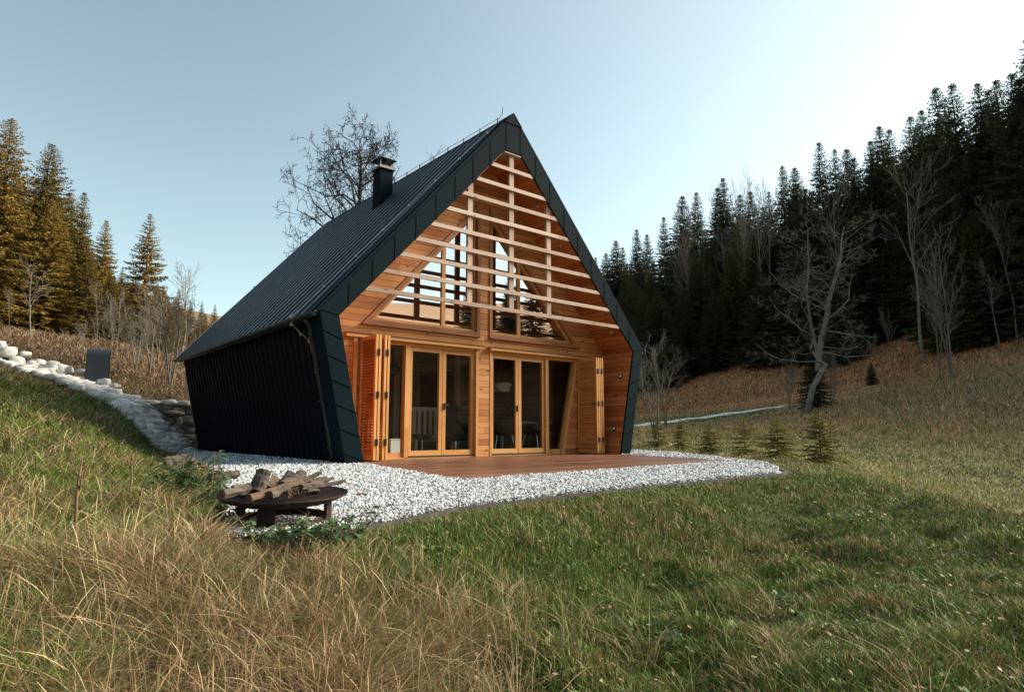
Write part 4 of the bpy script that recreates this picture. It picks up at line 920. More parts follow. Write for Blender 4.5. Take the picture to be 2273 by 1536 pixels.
# ------------------------------------------------------------------ spruces
def spruce_mesh(seed, Hh, Rr, whorls, per, sprig, sw, step, base=.08, droop=.35, rag=.3, power=.85, kind='needle', hang=.5, zj=.9):
    """returns (trunk mesh, crown mesh); the crown is many narrow needle sprigs set along drooping branches"""
    rng = np.random.default_rng(seed); mb = MB()
    mb.tube([(0, 0, -.4)] + [(rng.normal(0, .004) * Hh * t, rng.normal(0, .004) * Hh * t, Hh * t) for t in np.linspace(.02, .985, 9)], [Hh * .0125] + [Hh * .011 * (1 - t) + .004 * Hh ** .5 for t in np.linspace(.02, .985, 9)], 7)
    Bp = []; Bd = []; Bl = []; Bw = []
    side_bias = rng.uniform(-.12, .12, 2)
    for i in range(whorls):
        t = (i + rng.uniform(-.3, .3)) / whorls; t = 1 - (1 - min(max(t, 0), .99)) ** 1.3; z0 = Hh * (base + (1 - base) * t)
        Lb = Rr * ((1 - t) ** power) * (.95 if t > .12 else .6 + t * 2.9) + .004 * Hh
        for k in range(per):
            a = 2 * math.pi * (k + rng.uniform(-.35, .35)) / per + i * 2.4; L_ = Lb * rng.uniform(1 - rag, 1.08) * (1 + side_bias[0] * math.cos(a) + side_bias[1] * math.sin(a))
            if rng.random() < .06: continue
            zb_ = z0 + rng.uniform(-.5, .5) * zj * Hh * (1 - t) / whorls
            up = .55 * t ** 1.5 - .10 + rng.uniform(-.08, .08); dr = droop * (1 - .6 * t)
            ns = max(3, int(L_ / step)); s = (np.arange(ns) + rng.uniform(.1, .9, ns)) / ns; s = .08 + .92 * s
            r = L_ * s; zz = zb_ + L_ * (up * s - dr * s ** 2 + dr * .45 * s ** 4); ca, sa = math.cos(a), math.sin(a)
            P = np.stack([r * ca, r * sa, zz], -1); slope = up - 2 * dr * s + 1.8 * dr * s ** 3
            for sd in (-1, 1, 0):
                if sd == 0 and hang <= 0: continue
                m = ns; ang = a + sd * rng.uniform(.45, 1.15, m); ll = sprig * rng.uniform(.6, 1.3, m) * (1.1 - .5 * s) * (1 if sd else .9) * min(1, .16 + 1.6 * (1 - t))
                D = np.stack([np.cos(ang), np.sin(ang), slope * .6 + rng.normal(-.12, .18, m)], -1)
                if sd == 0: D = np.stack([np.cos(ang) * .5, np.sin(ang) * .5, -hang * rng.uniform(.4, 1.3, m)], -1)
                D /= np.linalg.norm(D, axis=1)[:, None]
                Bp.append(P + rng.normal(0, sprig * .10, (m, 3))); Bd.append(D); Bl.append(ll); Bw.append(np.full(m, sw * min(1, .6 + 1.2 * (1 - t))) * rng.uniform(.7, 1.3, m))
            Bp.append(P[-1:]); Bd.append(np.array([[ca, sa, slope[-1]]]) / math.hypot(1, slope[-1])); Bl.append(np.array([sprig * min(1, .25 + .9 * (1 - t))])); Bw.append(np.array([sw]))
            q = [(0, 0, zb_)] + [tuple(P[j]) for j in (ns // 3, 2 * ns // 3)] ; mb.tube(q, [.010 * L_ + .003 * Hh ** .5 * .4, .006 * L_ + .002, .003 * L_ + .001], 3, False)
    # leader
    for q in range(6):
        a = rng.uniform(0, 6.28); Bp.append(np.array([[0, 0, Hh * (.962 + .008 * q)]])); d = np.array([[math.cos(a) * .6, math.sin(a) * .6, .8]]); Bd.append(d / np.linalg.norm(d)); Bl.append(np.array([sprig * .22])); Bw.append(np.array([sw * .5]))
    P = np.concatenate(Bp); D = np.concatenate(Bd); ll = np.concatenate(Bl)[:, None]; w_ = np.concatenate(Bw)[:, None]
    rv = rng.normal(0, 1, P.shape); W_ = np.cross(D, rv); W_ /= np.linalg.norm(W_, axis=1)[:, None] + 1e-9; U_ = np.cross(W_, D)
    mid = P + D * ll * .5; A = P; B = mid + W_ * w_; Cc = P + D * ll + np.array([0, 0, -.08]) * ll; E_ = mid - W_ * w_; F_ = mid + U_ * w_ * .8; G_ = mid - U_ * w_ * .8
    V = np.stack([A, B, Cc, E_, F_, G_], 1).reshape(-1, 3); b = (np.arange(len(P)) * 6)[:, None]
    F4 = np.concatenate([b + np.array([[0, 1, 2, 3]]), b + np.array([[0, 4, 2, 5]])])
    return mb.mesh('trunk', M['trunk'], True), npmesh('crown', V, None, F4, M[kind])
def make_spruce(meshes, loc, s=(1, 1, 1), rz=0.0, name='spruce_tree'):
    r = empty(name, loc, rz); r.scale = s; link('trunk', meshes[0], r); link('crown', meshes[1], r); return r
SPR = [spruce_mesh(100 + k, 20, R_, wh, 8, .56, .060, .135, b_, dr, .32, pw, 'needle', .55) for k, (R_, wh, b_, dr, pw) in enumerate([(4.8, 50, .05, .35, .80), (4.3, 52, .10, .42, .78), (5.2, 48, .04, .30, .84), (4.1, 48, .26, .40, .76), (4.4, 46, .36, .34, .72)])]
SPRL = [spruce_mesh(200 + k, 20, R_, wh, 8, .56, .058, .125, b_, dr, .36, pw, 'needle_suntint', .75) for k, (R_, wh, b_, dr, pw) in enumerate([(4.7, 46, .03, .30, .66), (4.3, 42, .05, .26, .74), (4.8, 32, .10, .16, .88)])]
SPRM = [spruce_mesh(400 + k, 20, R_, wh, 8, .58, .066, .17, b_, dr, .34, pw, 'needle_m', .6) for k, (R_, wh, b_, dr, pw) in enumerate([(4.4, 46, .04, .38, .78), (3.6, 42, .20, .42, .72)])]
ORD = ['first', 'second', 'third', 'fourth', 'fifth', 'sixth', 'seventh', 'eighth', 'ninth', 'tenth', 'eleventh', 'twelfth', 'thirteenth', 'fourteenth', 'fifteenth', 'sixteenth', 'seventeenth', 'eighteenth', 'nineteenth', 'twentieth',
       'twenty-first', 'twenty-second', 'twenty-third', 'twenty-fourth', 'twenty-fifth', 'twenty-sixth', 'twenty-seventh', 'twenty-eighth', 'twenty-ninth', 'thirtieth', 'thirty-first', 'thirty-second']
def spruce_to_tip(u, v, d, meshes, fat=1.0, rz=None):
    p = at(u, v, d); z = gz(p[0], p[1]); h = p[2] - z; k = h / 20.0
    return make_spruce(meshes, (p[0], p[1], z - .1), (k * fat, k * fat, k), random.uniform(0, 6.28) if rz is None else rz), h
rr_ = random.Random(5)
# skyline of the right-hand wood, from its right end
TIPS = [(2290, 60, 66), (2246, 162, 66), (2169, 185, 69), (2112, 187, 72), (2076, 195, 76), (2044, 244, 80), (2020, 259, 83), (1973, 288, 86), (1951, 281, 88), (1931, 313, 91), (1879, 331, 94), (1852, 331, 97), (1817, 316, 92),
        (1763, 373, 98), (1736, 368, 100), (1706, 425, 110), (1665, 425, 108), (1642, 432, 112), (1604, 395, 106), (1592, 417, 112), (1545, 427, 116), (1514, 435, 118), (1473, 482, 122), (1436, 520, 130), (1413, 509, 126), (1382, 549, 132), (1367, 534, 130), (1345, 562, 138), (1322, 571, 140)]
for i, (u, v, d) in enumerate(TIPS):
    o, h = spruce_to_tip(u, v, d, SPR[rr_.choice([0, 1, 1, 2, 3])], rr_.uniform(.8, 1.15))
    tag(o, 'dark spruce whose tip is the %s from the right end of the hillside skyline' % ORD[i], 'spruce', 'dark spruces on the right hillside')
def sky_v(u): # skyline height in the photograph
    xs = [t[0] for t in TIPS][::-1]; return float(np.interp(u, xs, [t[1] for t in TIPS][::-1]))
def edge_d(u): return float(np.interp(u, [1330, 1500, 1700, 1850, 2000, 2240, 2400], [98, 90, 84, 76, 69, 61, 58]))
cnt = 0
for i in range(420):
    if cnt >= 150: break
    u = rr_.uniform(1300, 2480); e0 = edge_d(u); d = e0 + (rr_.random() ** 1.5) * 52; p = at(u, 957, d); z = gz(p[0], p[1]); h = rr_.uniform(13, 23) * (1 if d > e0 + 6 else .72)
    tipv = 0
    # keep interior trees below the skyline
    sv = sky_v(min(u, 2290)); tmax = CAM[2] + elev(u, sv + rr_.uniform(26, 130)) * d
    h = min(h, tmax - z)
    if u > 2290: h = rr_.uniform(17, 23)
    if h < 6: continue
    fill = d < e0 + 8
    o = make_spruce((SPRM[rr_.randrange(2)] if rr_.random() < .3 else SPR[rr_.choice([0, 2, 0, 1] if fill else [0, 1, 2, 3, 4])]), (p[0], p[1], z - .2), (h / 20 * (1.3 if fill else 1.05),) * 2 + (h / 20,), rr_.uniform(0, 6.28)); cnt += 1
    tag(o, 'dark spruce standing inside the dense hillside wood on the right, below its skyline', 'spruce', 'dark spruces inside the right-hand wood')
# spruces beyond the right edge of the frame: they shade the cabin and the meadow from the low sun
for i in range(30):
    a = R(80 + i * 1.05 + rr_.uniform(-.5, .5)); d = rr_.uniform(62, 92); x, y = CAM[0] + d * math.sin(a), CAM[1] + d * math.cos(a)
    o = make_spruce(SPR[rr_.choice([0, 1, 2])], (x, y, gz(x, y) - .2), (1.25, 1.25, rr_.uniform(1.0, 1.25)), rr_.uniform(0, 6.28)); tag(o, 'tall dark spruce of the wood continuing beyond the right edge of the photo', 'spruce', 'spruces beyond the right edge')
# a few on the opposite slope: mirrored in the right gable window
for i in range(9):
    a = R(124 + i * 1.5 + rr_.uniform(-.8, .8)); d = rr_.uniform(75, 100); x, y = CAM[0] + d * math.sin(a), CAM[1] + d * math.cos(a)
    o = make_spruce(SPR[rr_.choice([0, 1, 2])], (x, y, gz(x, y) - .2), (.7, .7, rr_.uniform(.4, .7)), rr_.uniform(0, 6.28)); tag(o, 'spruce on the opposite slope, seen only as a reflection in the right gable window', 'spruce', 'spruces mirrored in the gable window')
# left wood: sunlit spruces in front, dark ones behind
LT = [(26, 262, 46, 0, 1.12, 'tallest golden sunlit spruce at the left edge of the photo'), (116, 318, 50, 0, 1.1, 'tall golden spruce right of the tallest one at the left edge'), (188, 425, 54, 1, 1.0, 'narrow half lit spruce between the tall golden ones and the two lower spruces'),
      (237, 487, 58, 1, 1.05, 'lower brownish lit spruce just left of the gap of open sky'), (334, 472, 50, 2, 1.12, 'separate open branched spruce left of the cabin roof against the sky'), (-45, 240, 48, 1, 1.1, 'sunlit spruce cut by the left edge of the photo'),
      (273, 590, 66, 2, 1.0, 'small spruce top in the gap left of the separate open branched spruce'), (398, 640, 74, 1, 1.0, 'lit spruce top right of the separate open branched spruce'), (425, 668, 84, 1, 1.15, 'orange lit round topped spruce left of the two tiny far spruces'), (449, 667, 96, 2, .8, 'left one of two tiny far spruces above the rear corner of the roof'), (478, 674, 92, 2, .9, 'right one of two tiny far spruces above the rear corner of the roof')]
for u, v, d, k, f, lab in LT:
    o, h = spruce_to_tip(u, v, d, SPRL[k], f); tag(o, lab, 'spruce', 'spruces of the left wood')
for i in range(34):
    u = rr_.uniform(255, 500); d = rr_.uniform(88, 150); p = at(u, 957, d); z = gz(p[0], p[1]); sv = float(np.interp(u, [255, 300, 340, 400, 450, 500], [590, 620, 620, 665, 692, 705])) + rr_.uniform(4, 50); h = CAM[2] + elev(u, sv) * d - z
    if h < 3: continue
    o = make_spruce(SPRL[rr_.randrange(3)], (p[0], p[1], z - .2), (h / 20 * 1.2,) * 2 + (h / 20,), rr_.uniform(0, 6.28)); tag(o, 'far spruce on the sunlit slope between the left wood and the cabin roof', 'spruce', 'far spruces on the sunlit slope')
cnt = 0
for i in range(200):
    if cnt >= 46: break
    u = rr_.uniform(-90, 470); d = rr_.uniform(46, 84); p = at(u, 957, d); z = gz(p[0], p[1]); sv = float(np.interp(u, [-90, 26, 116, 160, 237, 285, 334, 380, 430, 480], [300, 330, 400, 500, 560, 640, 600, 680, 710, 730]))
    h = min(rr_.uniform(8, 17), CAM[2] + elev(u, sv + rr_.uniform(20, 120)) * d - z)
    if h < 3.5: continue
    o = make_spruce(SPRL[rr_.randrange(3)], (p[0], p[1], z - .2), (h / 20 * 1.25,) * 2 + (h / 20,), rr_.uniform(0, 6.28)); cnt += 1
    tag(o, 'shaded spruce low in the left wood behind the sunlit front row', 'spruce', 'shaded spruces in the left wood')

# young spruces along the gravel
YS = [spruce_mesh(300 + k, 1.3, R_, wh, 9, .095, .013, .022, .03, .06, .55, .72, 'needle_y', .0, 2.6) for k, (R_, wh) in enumerate([(.62, 14), (.74, 12), (.66, 15)])]
for u, v, tv, d, k, f, lab in [(1824, 1046, 912, 12.6, 0, 1.2, 'young yellow-green spruce standing apart beyond the pointed end of the gravel'), (1729, 1034, 925, 13.4, 2, 1.25, 'bushy young spruce at the pointed end of the gravel, left of the separate one'), (1655, 1020, 925, 14.3, 1, 1.25, 'young spruce behind the gravel, second from its pointed end'),
                               (1577, 1012, 940, 16, 2, 1.35, 'young spruce behind the gravel, middle of the row'), (1512, 1004, 930, 18, 0, 1.0, 'thin young spruce behind the gravel, second right of the cabin wall'), (1462, 1000, 925, 20, 1, 1.0, 'young spruce behind the gravel, nearest to the right cabin wall')]:
    p = at(u, v, d); z = gz(p[0], p[1]); h = at(u, tv, d)[2] - z; o = make_spruce(YS[k], (p[0], p[1], z), (h / 1.3 * f, h / 1.3 * f, h / 1.3), rr_.uniform(0, 6), 'young_spruce'); tag(o, lab, 'young spruce', 'young spruces along the gravel')
# dark bushy spruces in front of the right wood
for u, v, tv, d, lab in [(1590, 828, 640, 84, 'low dark spruce pushed out in front of the wood, above the brown slope'), (1465, 870, 640, 82, 'broad dark spruce right of the cabin eave'), (1400, 880, 700, 84, 'dark spruce half hidden by the right eave of the cabin'), (1808, 880, 770, 47, 'dark spruce bush behind the leaning foot of the bare tree'), (1935, 838, 800, 58, 'small round dark spruce alone on the brown slope'), (1700, 790, 600, 80, 'dark spruce at the front of the wood left of the big bare tree'), (1530, 850, 690, 86, 'dark spruce leaning into the brown slope beside the low one')]:
    p = at(u, v, d); z = gz(p[0], p[1]); h = at(u, tv, d)[2] - z; o = make_spruce(SPR[rr_.choice([0, 2])], (p[0], p[1], z - .1), (h / 20 * 1.5, h / 20 * 1.5, h / 20), rr_.uniform(0, 6)); tag(o, lab, 'spruce', 'dark spruces in front of the right wood')

# ------------------------------------------------------------------ bare trees
def bare_mesh(seed, Hh, r0, stems, first, spread, depth, bark, wig=.12, up=.25, lean=(0, 0), kids=(3, 6), ratio=(.45, .75), thin=.0035, l0=7):
    """(trunk mesh, crown mesh): limbs grown recursively, thick parts in the trunk"""
    rng = random.Random(seed); T = MB(); Cw = MB(); budget = [45000]
    def grow(p, d, L_, r, lev):
        if budget[0] <= 0: return
        n = max(3, int(5 - lev)) + (4 if lev == 0 else 0); pts = [p.copy()]; rad = [r]; q = p.copy(); dd = d.copy()
        for i in range(n):
            dd = (dd + Vector((rng.gauss(0, wig), rng.gauss(0, wig), rng.gauss(0, wig) + up * wig)) * (1.25 if lev else .5)).normalized(); q = q + dd * (L_ / n); pts.append(q.copy())
            rad.append(max(thin * .7, r * (1 - .8 * (i + 1) / n)))
        budget[0] -= n; (T if lev == 0 else Cw).tube(pts, rad, 7 if lev == 0 else (5 if lev == 1 else 3), False)
        if lev >= depth: return
        k = rng.randint(*kids) + (l0 if lev == 0 else 0)
        for c in range(k):
            t = first + (1 - first) * (c + rng.random()) / k if lev == 0 else .2 + .78 * (c + rng.random()) / k
            i = min(int(t * n), n - 1); f = t * n - i; b = pts[i].lerp(pts[i + 1], f); ax = (pts[i + 1] - pts[i]).normalized()
            az = rng.uniform(0, 6.283); o = ax.orthogonal().normalized(); o.rotate(Matrix.Rotation(az, 3, ax)); sp = spread * rng.uniform(.7, 1.25)
            nd = (ax * math.cos(sp) + o * math.sin(sp)).normalized()
            rl = L_ * rng.uniform(*ratio) * (1.05 - .55 * t if lev == 0 else 1.0)
            grow(b, nd, rl, max(thin, (rad[i] * (1 - f) + rad[i + 1] * f) * rng.uniform(.45, .7)), lev + 1)
    for s in range(stems):
        a = rng.uniform(0, 6.28) if stems > 1 else 0; sp = rng.uniform(.05, .2) if stems > 1 else 0
        d = Vector((math.cos(a) * sp + lean[0], math.sin(a) * sp + lean[1], 1)).normalized(); grow(Vector((0, 0, -.15)), d, Hh * (rng.uniform(.75, 1) if s else 1), r0 * (rng.uniform(.6, .9) if s else 1), 0)
    me = [T.mesh('trunk', bark, True), Cw.mesh('branches', bark)]; return me
def place_bare(u, v, tv, d, me, Hh, lab, rz=0.0, name='bare_tree', group=None, cat='bare tree', fat=1.0):
    p = at(u, v, d); z = gz(p[0], p[1]); h = at(u, tv, d)[2] - z; k = h / Hh; r = empty(name, (p[0], p[1], z - .05), rz); r.scale = (k * fat, k * fat, k)
    link('trunk', me[0], r); link('branches', me[1], r); tag(r, lab, cat, group); return r
b_big = bare_mesh(104, 11, .24, 1, .50, 1.1, 4, M["darkbark"], .22, .25, (0, 0), (4, 6), (.34, .5), .012, 24)
place_bare(822, 880, 335, 24, b_big, 10.6, 'big dark leafless tree rising behind the cabin roof beside the chimney', 2.2, fat=.8)
b_up = bare_mesh(47, 9, .10, 3, .45, .5, 3, M['darkbark'], .12, .8, (0, 0), (3, 5), (.36, .5), .008)
place_bare(950, 880, 440, 27, b_up, 9, 'slender leafless tree with upright twigs behind the cabin ridge', .4)
# big mossy bare tree on the right: leaning foot, several stems
b_r = bare_mesh(206, 11, .17, 2, .05, 1.1, 4, M['greybark'], .20, .5, (0, 0), (4, 6), (.30, .46), .010, 10)
bt = place_bare(1815, 800, 590, 45, b_r, 10.5, 'big grey many limbed bare tree with a leaning foot beside the pale path', 1.1, fat=1.35)
mb = MB(); q0 = at(1785, 895, 43.5); q1 = at(1832, 808, 45); bl = bt.location; zz = gz(q0[0], q0[1])
bt.location.z = q1[2] - .3
k_ = bt.scale
def loc_(p): d_ = Vector(p) - bt.location; d_.rotate(Matrix.Rotation(-bt.rotation_euler.z, 3, 'Z')); return Vector((d_.x / k_[0], d_.y / k_[1], d_.z / k_[2]))
mb.tube([loc_((q0[0], q0[1], zz - .2)), loc_(q0 * .6 + q1 * .4), loc_(q1), Vector((0, 0, .6))], [.17, .15, .14, .13], 8); mb.obj('leaning_foot', M['greybark'], bt, True)
bs = [bare_mesh(60 + k, 8, .075, st, fi, .55, 3, M[bk], .11, .9, (0, 0), (3, 5), (.34, .52), .010) for k, (st, fi, bk) in enumerate([(1, .45, 'greybark'), (3, .3, 'greybark'), (1, .55, 'tanbark'), (2, .35, 'tanbark')])]
for u, v, tv, d, k, f, lab in [(2048, 760, 395, 62, 0, 1.0, 'tall pale birch-like bare tree in front of the right wood'), (2112, 800, 545, 52, 1, .8, 'pale forked bare sapling on the slope, below the tall birch-like tree'), (2085, 805, 640, 52, 3, 1.1, 'leaning many stemmed bare shrub left of the pale forked sapling'), (2218, 765, 600, 58, 0, .9, 'pale bare sapling near the right edge with a thin straight stem'),
                               (1985, 838, 705, 56, 2, .8, 'small brown bare sapling between the small round spruce and the leaning shrub'), (2262, 780, 470, 60, 2, .9, 'tall thin bare trunk at the right edge of the photo'), (1850, 880, 800, 46, 1, 1.0, 'clump of thin pale bare stems right of the leaning trunk'), (1750, 895, 800, 50, 1, 1.1, 'small thin bare shrub at the end of the pale path'),
                               (1455, 985, 770, 26, 1, 1.3, 'light grey bare shrub beside the right cabin eave'), (1480, 940, 790, 40, 3, 1.5, 'tangled bare shrub behind the right cabin wall'), (1850, 640, 430, 80, 0, 1.0, 'bare pale tree standing inside the wood behind the big grey one'), (1700, 640, 440, 88, 2, 1.0, 'bare brown tree inside the wood left of the big grey one')]:
    r = place_bare(u, v, tv, d, bs[k], 8, lab, rr_.uniform(0, 6), 'bare_sapling', 'bare saplings on the right slope', 'bare tree', f)
LB = [(66, 765, 600, 34, 0, 1.2, 'pale bare sapling in front of the dark left wood'), (255, 800, 660, 36, 1, .9, 'clump of thin bare stems right of the metal hood'), (330, 850, 640, 30, 3, 1.3, 'brown twiggy shrub between the hood and the cabin'), (375, 880, 660, 26, 1, 1.5, 'dense bare shrub touching the rear corner of the cabin'), (405, 760, 605, 62, 2, 1.4, 'leafless tree with fine twigs against the sky left of the roof'), (300, 830, 690, 32, 1, 1.3, 'low brown bare shrub under the open branched spruce'), (350, 800, 650, 40, 3, 1.3, 'bare shrub behind the dense one at the rear corner'), (15, 780, 650, 33, 2, .8, 'thin dark stem at the left edge of the photo'), (212, 790, 640, 42, 2, 1.0, 'thin bare trunk at the foot of the left wood behind the hood'), (430, 850, 690, 34, 3, 1.4, 'brown shrub rising just above the rear eave')]
LB += [(140 + i * 34, 800 + (i % 3) * 14, 735 - (i % 4) * 16, 29 + (i * 5) % 9, i % 4, 1.3, None) for i in range(8)]
for i, (u, v, tv, d, k, f, lab) in enumerate(LB):
  lab = lab or 'low brown twiggy shrub on the dry slope behind the stone wall'
  place_bare(u, v, tv, d, bs[k], 8, lab, rr_.uniform(0, 6), 'bare_sapling', 'bare saplings on the left slope', 'bare tree', f)
# leafless stems mixed into the right wood
for i in range(15):
    u = rr_.uniform(1380, 1800); d = edge_d(u) + rr_.uniform(2, 34); p = at(u, 957, d); z = gz(p[0], p[1]); sv = sky_v(u) + rr_.uniform(30, 150); h = CAM[2] + elev(u, sv) * d - z
    if h < 5: continue
    r = empty('bare_tree', (p[0], p[1], z - .1), rr_.uniform(0, 6)); k = h / 8; r.scale = (k * .75, k * .75, k); m_ = bs[rr_.choice([0, 2])]; link('trunk', m_[0], r); link('branches', m_[1], r)
    tag(r, 'thin leafless trunk standing among the dark spruces of the right wood', 'bare tree', 'leafless trunks inside the right wood')

# ------------------------------------------------------------------ rocks and dry stone walls
_bm = bmesh.new(); bmesh.ops.create_cube(_bm, size=2); bmesh.ops.subdivide_edges(_bm, edges=_bm.edges[:], cuts=2, use_grid_fill=True); bmesh.ops.triangulate(_bm, faces=_bm.faces[:]); ICO = np.array([v.co for v in _bm.verts]); ICF = np.array([[v.index for v in f.verts] for f in _bm.faces]); _bm.free()
def rock_v(size, rng, boxy=.5):
    S_ = ICO / np.linalg.norm(ICO, axis=1)[:, None]; V = ICO * boxy + S_ * 1.15 * (1 - boxy); ph = rng.uniform(0, 6, 3)
    corner = (np.abs(ICO).sum(1) > 2.9)[:, None]; V = V * (1 - corner * rng.uniform(0, .28, (len(V), 1)))
    V = V * (1 + rng.normal(0, .06, (len(V), 3)) + .13 * np.sin(V[:, :1] * 2 + ph[0]) + .11 * np.sin(V[:, 1:2] * 2.2 + ph[1])); return V * np.asarray(size) * .5
def rot_z(V, a): c, s = math.cos(a), math.sin(a); return np.stack([V[:, 0] * c - V[:, 1] * s, V[:, 0] * s + V[:, 1] * c, V[:, 2]], -1)
def stones_obj(name, lst, mat, parent=None):
    Vs = [v for v in lst]; Fs = [ICF + i * len(ICO) for i in range(len(lst))]; return link(name, npmesh(name, np.concatenate(Vs), np.concatenate(Fs), None, mat, None, False), parent)
def build_walls():
    rng = np.random.default_rng(3)
    T = np.array(WALLTOP); seg = np.linalg.norm(np.diff(T, axis=0), axis=1); s = np.concatenate([[0], np.cumsum(seg)])
    def P(t): return np.array([np.interp(t, s, T[:, k]) for k in range(3)])
    w = empty('stone_wall', tuple(T[0])); o0 = T[0]; tag(w, 'dry stone wing wall with pale coping stones climbing the left bank from the gravel', 'stone wall')
    cop = []; body = []; t = .0
    while t < s[-1]:
        p = P(t); q = P(min(t + .1, s[-1])); a = math.atan2(q[1] - p[1], q[0] - p[0]); k = 0; off = -.44
        nv = np.array([-math.sin(a), math.cos(a), 0]); ln = rng.uniform(.16, .38)
        while off < .44:
            wd = rng.uniform(.15, .28); V = rot_z(rock_v((ln * 1.3, wd * 1.35, .16), rng, .8), a + rng.normal(0, .2)); cop.append(V + p + nv * (off + wd / 2) + [0, 0, -.07 + rng.normal(0, .02) + .10 * off]); off += wd
        for c in range(5):
            for sd in (-.40, .40):
                V = rot_z(rock_v((ln * rng.uniform(.8, 1.1), .28, .24), rng, .7), a + rng.normal(0, .15)); body.append(V + p + nv * (sd + rng.normal(0, .03)) + [0, 0, -.24 - c * .19])
        t += ln * .93
    mb = MB(); tt = np.arange(0, s[-1], .16); prev = None
    for t in tt:
        p = P(t) - o0; q = P(min(t + .1, s[-1])) - o0; a = math.atan2(q[1] - p[1], q[0] - p[0]); nv = np.array([-math.sin(a), math.cos(a), 0]); cur = [p + nv * (off + rng.normal(0, .02)) + [0, 0, zz_ + rng.normal(0, .012)] for off, zz_ in ((-.52, -.50), (-.46, -.06), (-.15, -.01), (.17, .03), (.46, .01), (.52, -.4))]
        if prev is not None:
            for k in range(5): mb.poly([prev[k], prev[k + 1], cur[k + 1], cur[k]])
        prev = cur
    mb.obj('mortar_cap', M['cop'], w)
    stones_obj('coping', [v - o0 for v in cop], M['cop'], w); stones_obj('wall_face', [v - o0 for v in body], M['wallstone'], w)
    # retaining wall behind the cabin
    y0 = 10.45; x0, x1 = -4.6, 6.2; w = empty('retaining_wall', (x0, y0, 0)); tag(w, 'low retaining wall of brownish rough stones behind the rear left corner of the cabin', 'stone wall'); body = []; cop = []
    top = 1.30; z = -.1; r = 0
    while z < top - .1:
        h = rng.uniform(.10, .17); x = 0.0
        while x < x1 - x0:
            ln = rng.uniform(.14, .42); body.append(rock_v((ln * 1.04, .30, h * rng.uniform(.85, 1.35)), rng, .9) + [x + ln / 2, rng.normal(0, .035), z + h / 2 + rng.normal(0, .022)]); x += ln
        z += h
    x = 0
    while x < x1 - x0: ln = rng.uniform(.3, .6); cop.append(rock_v((ln * 1.03, .42, .14), rng, .8) + [x + ln / 2, 0, top + rng.normal(0, .015)]); x += ln
    stones_obj('wall_face', body, M['wallstone'], w); stones_obj('coping', cop, M['cop'], w)
    mb = MB(); mb.box(0, x1 - x0, -.10, .30, -.2, top - .03); mb.obj('backing', M['wallstone'], w)
    # loose pale boulders on the bank beside the wing wall
    n = 0
    for i in range(34):
        u = rng.uniform(-20, 330); v = float(np.interp(u, [-20, 40, 120, 215, 290, 330], [788, 806, 828, 862, 893, 925])) - rng.uniform(2, 26); d = float(np.interp(u, [-20, 330], [24.5, 18.6])) + rng.uniform(.2, .9); p = at(u, v, d); sz = rng.uniform(.10, .26)
        o = stones_obj('rubble_stone', [rot_z(rock_v((sz * 1.4, sz, sz * .8), rng, .5), rng.uniform(0, 6))], M['cop']); o.location = (p[0], p[1], max(p[2], gz(p[0], p[1]) + .03)); tag(o, 'small pale rubble stone lying on the bank behind the wing wall', 'stone', 'small rubble stones behind the wing wall')
    B = [(10, 782, 24, .62, 'largest pale boulder at the left edge above the wing wall'), (40, 800, 23.5, .5, 'pale boulder just right of the largest one at the left edge'), (72, 806, 23, .42, 'rounded pale boulder in the row above the wall, third from the left edge'), (0, 768, 25, .5, 'pale boulder half cut by the left edge of the photo'), (108, 822, 22.4, .36, 'flat pale boulder in the row above the wall, fourth from the left edge'), (150, 838, 21.8, .30, 'small white boulder left of the metal hood'), (170, 842, 21.6, .32, 'white boulder touching the left side of the metal hood'), (158, 825, 22, .26, 'upper small white boulder behind the left side of the hood'), (128, 832, 22.2, .26, 'grey white boulder between the row of boulders and the hood'),
         (258, 868, 20.2, .26, 'white boulder just right of the metal hood'), (275, 880, 19.8, .30, 'white boulder right of the hood, second along the wall'), (292, 888, 19.6, .24, 'white boulder right of the hood, third along the wall'), (305, 895, 19.4, .30, 'white boulder where the wing wall meets the retaining wall'), (262, 855, 20.6, .2, 'small dark flecked stone behind the hood')]
    for u, v, d, sz, lab in B:
        p = at(u, v, d); V = rock_v((sz * rng.uniform(.9, 1.7), sz * rng.uniform(.8, 1.1), sz * rng.uniform(.5, .95)), rng, rng.uniform(.55, .95)); o = stones_obj('boulder', [rot_z(V * .68, rng.uniform(0, 6))], M['cop']); o.location = (p[0], p[1], max(p[2] - .02, gz(p[0], p[1]) + .05)); tag(o, lab, 'boulder', 'pale boulders beside the wing wall')
build_walls()

# ------------------------------------------------------------------ steel hood on the bank
def build_hood():
    p = at(213, 862, 21.4); z = p[2]; o = empty('metal_hood', (p[0], p[1], z + .08), -R(8)); o.scale = (1.12, 1.12, 1.0); tag(o, 'dark blue-grey sheet metal hood with rounded top and projecting lip beside the stone wall', 'metal hood')
    # side profile (y depth, z): upright back, rounded top, lip at the foot of the front
    pr = [(.34, 0), (.34, .80)] + [(.16 + .18 * math.cos(a), .86 + .18 * math.sin(a)) for a in np.linspace(0, math.pi, 11)] + [(-.02, .27), (-.20, .13), (-.20, 0)]
    mb = MB(); pr[0] = (.34, -.4); pr[-1] = (-.20, -.4); mb.prism(pr, lambda q, k: ((-.24, .24)[k], q[0], q[1])); mb.obj('shell', M['hood'], o, bevel=.008)
    mb = MB()
    for sx in (-.247, .247): mb.prism([(q[0] * .98 + .002, q[1]) for q in pr], lambda q, k: (sx + (-.006, .006)[k], q[0], q[1]))
    mb.obj('side_plate', M['metal'], o)
build_hood()

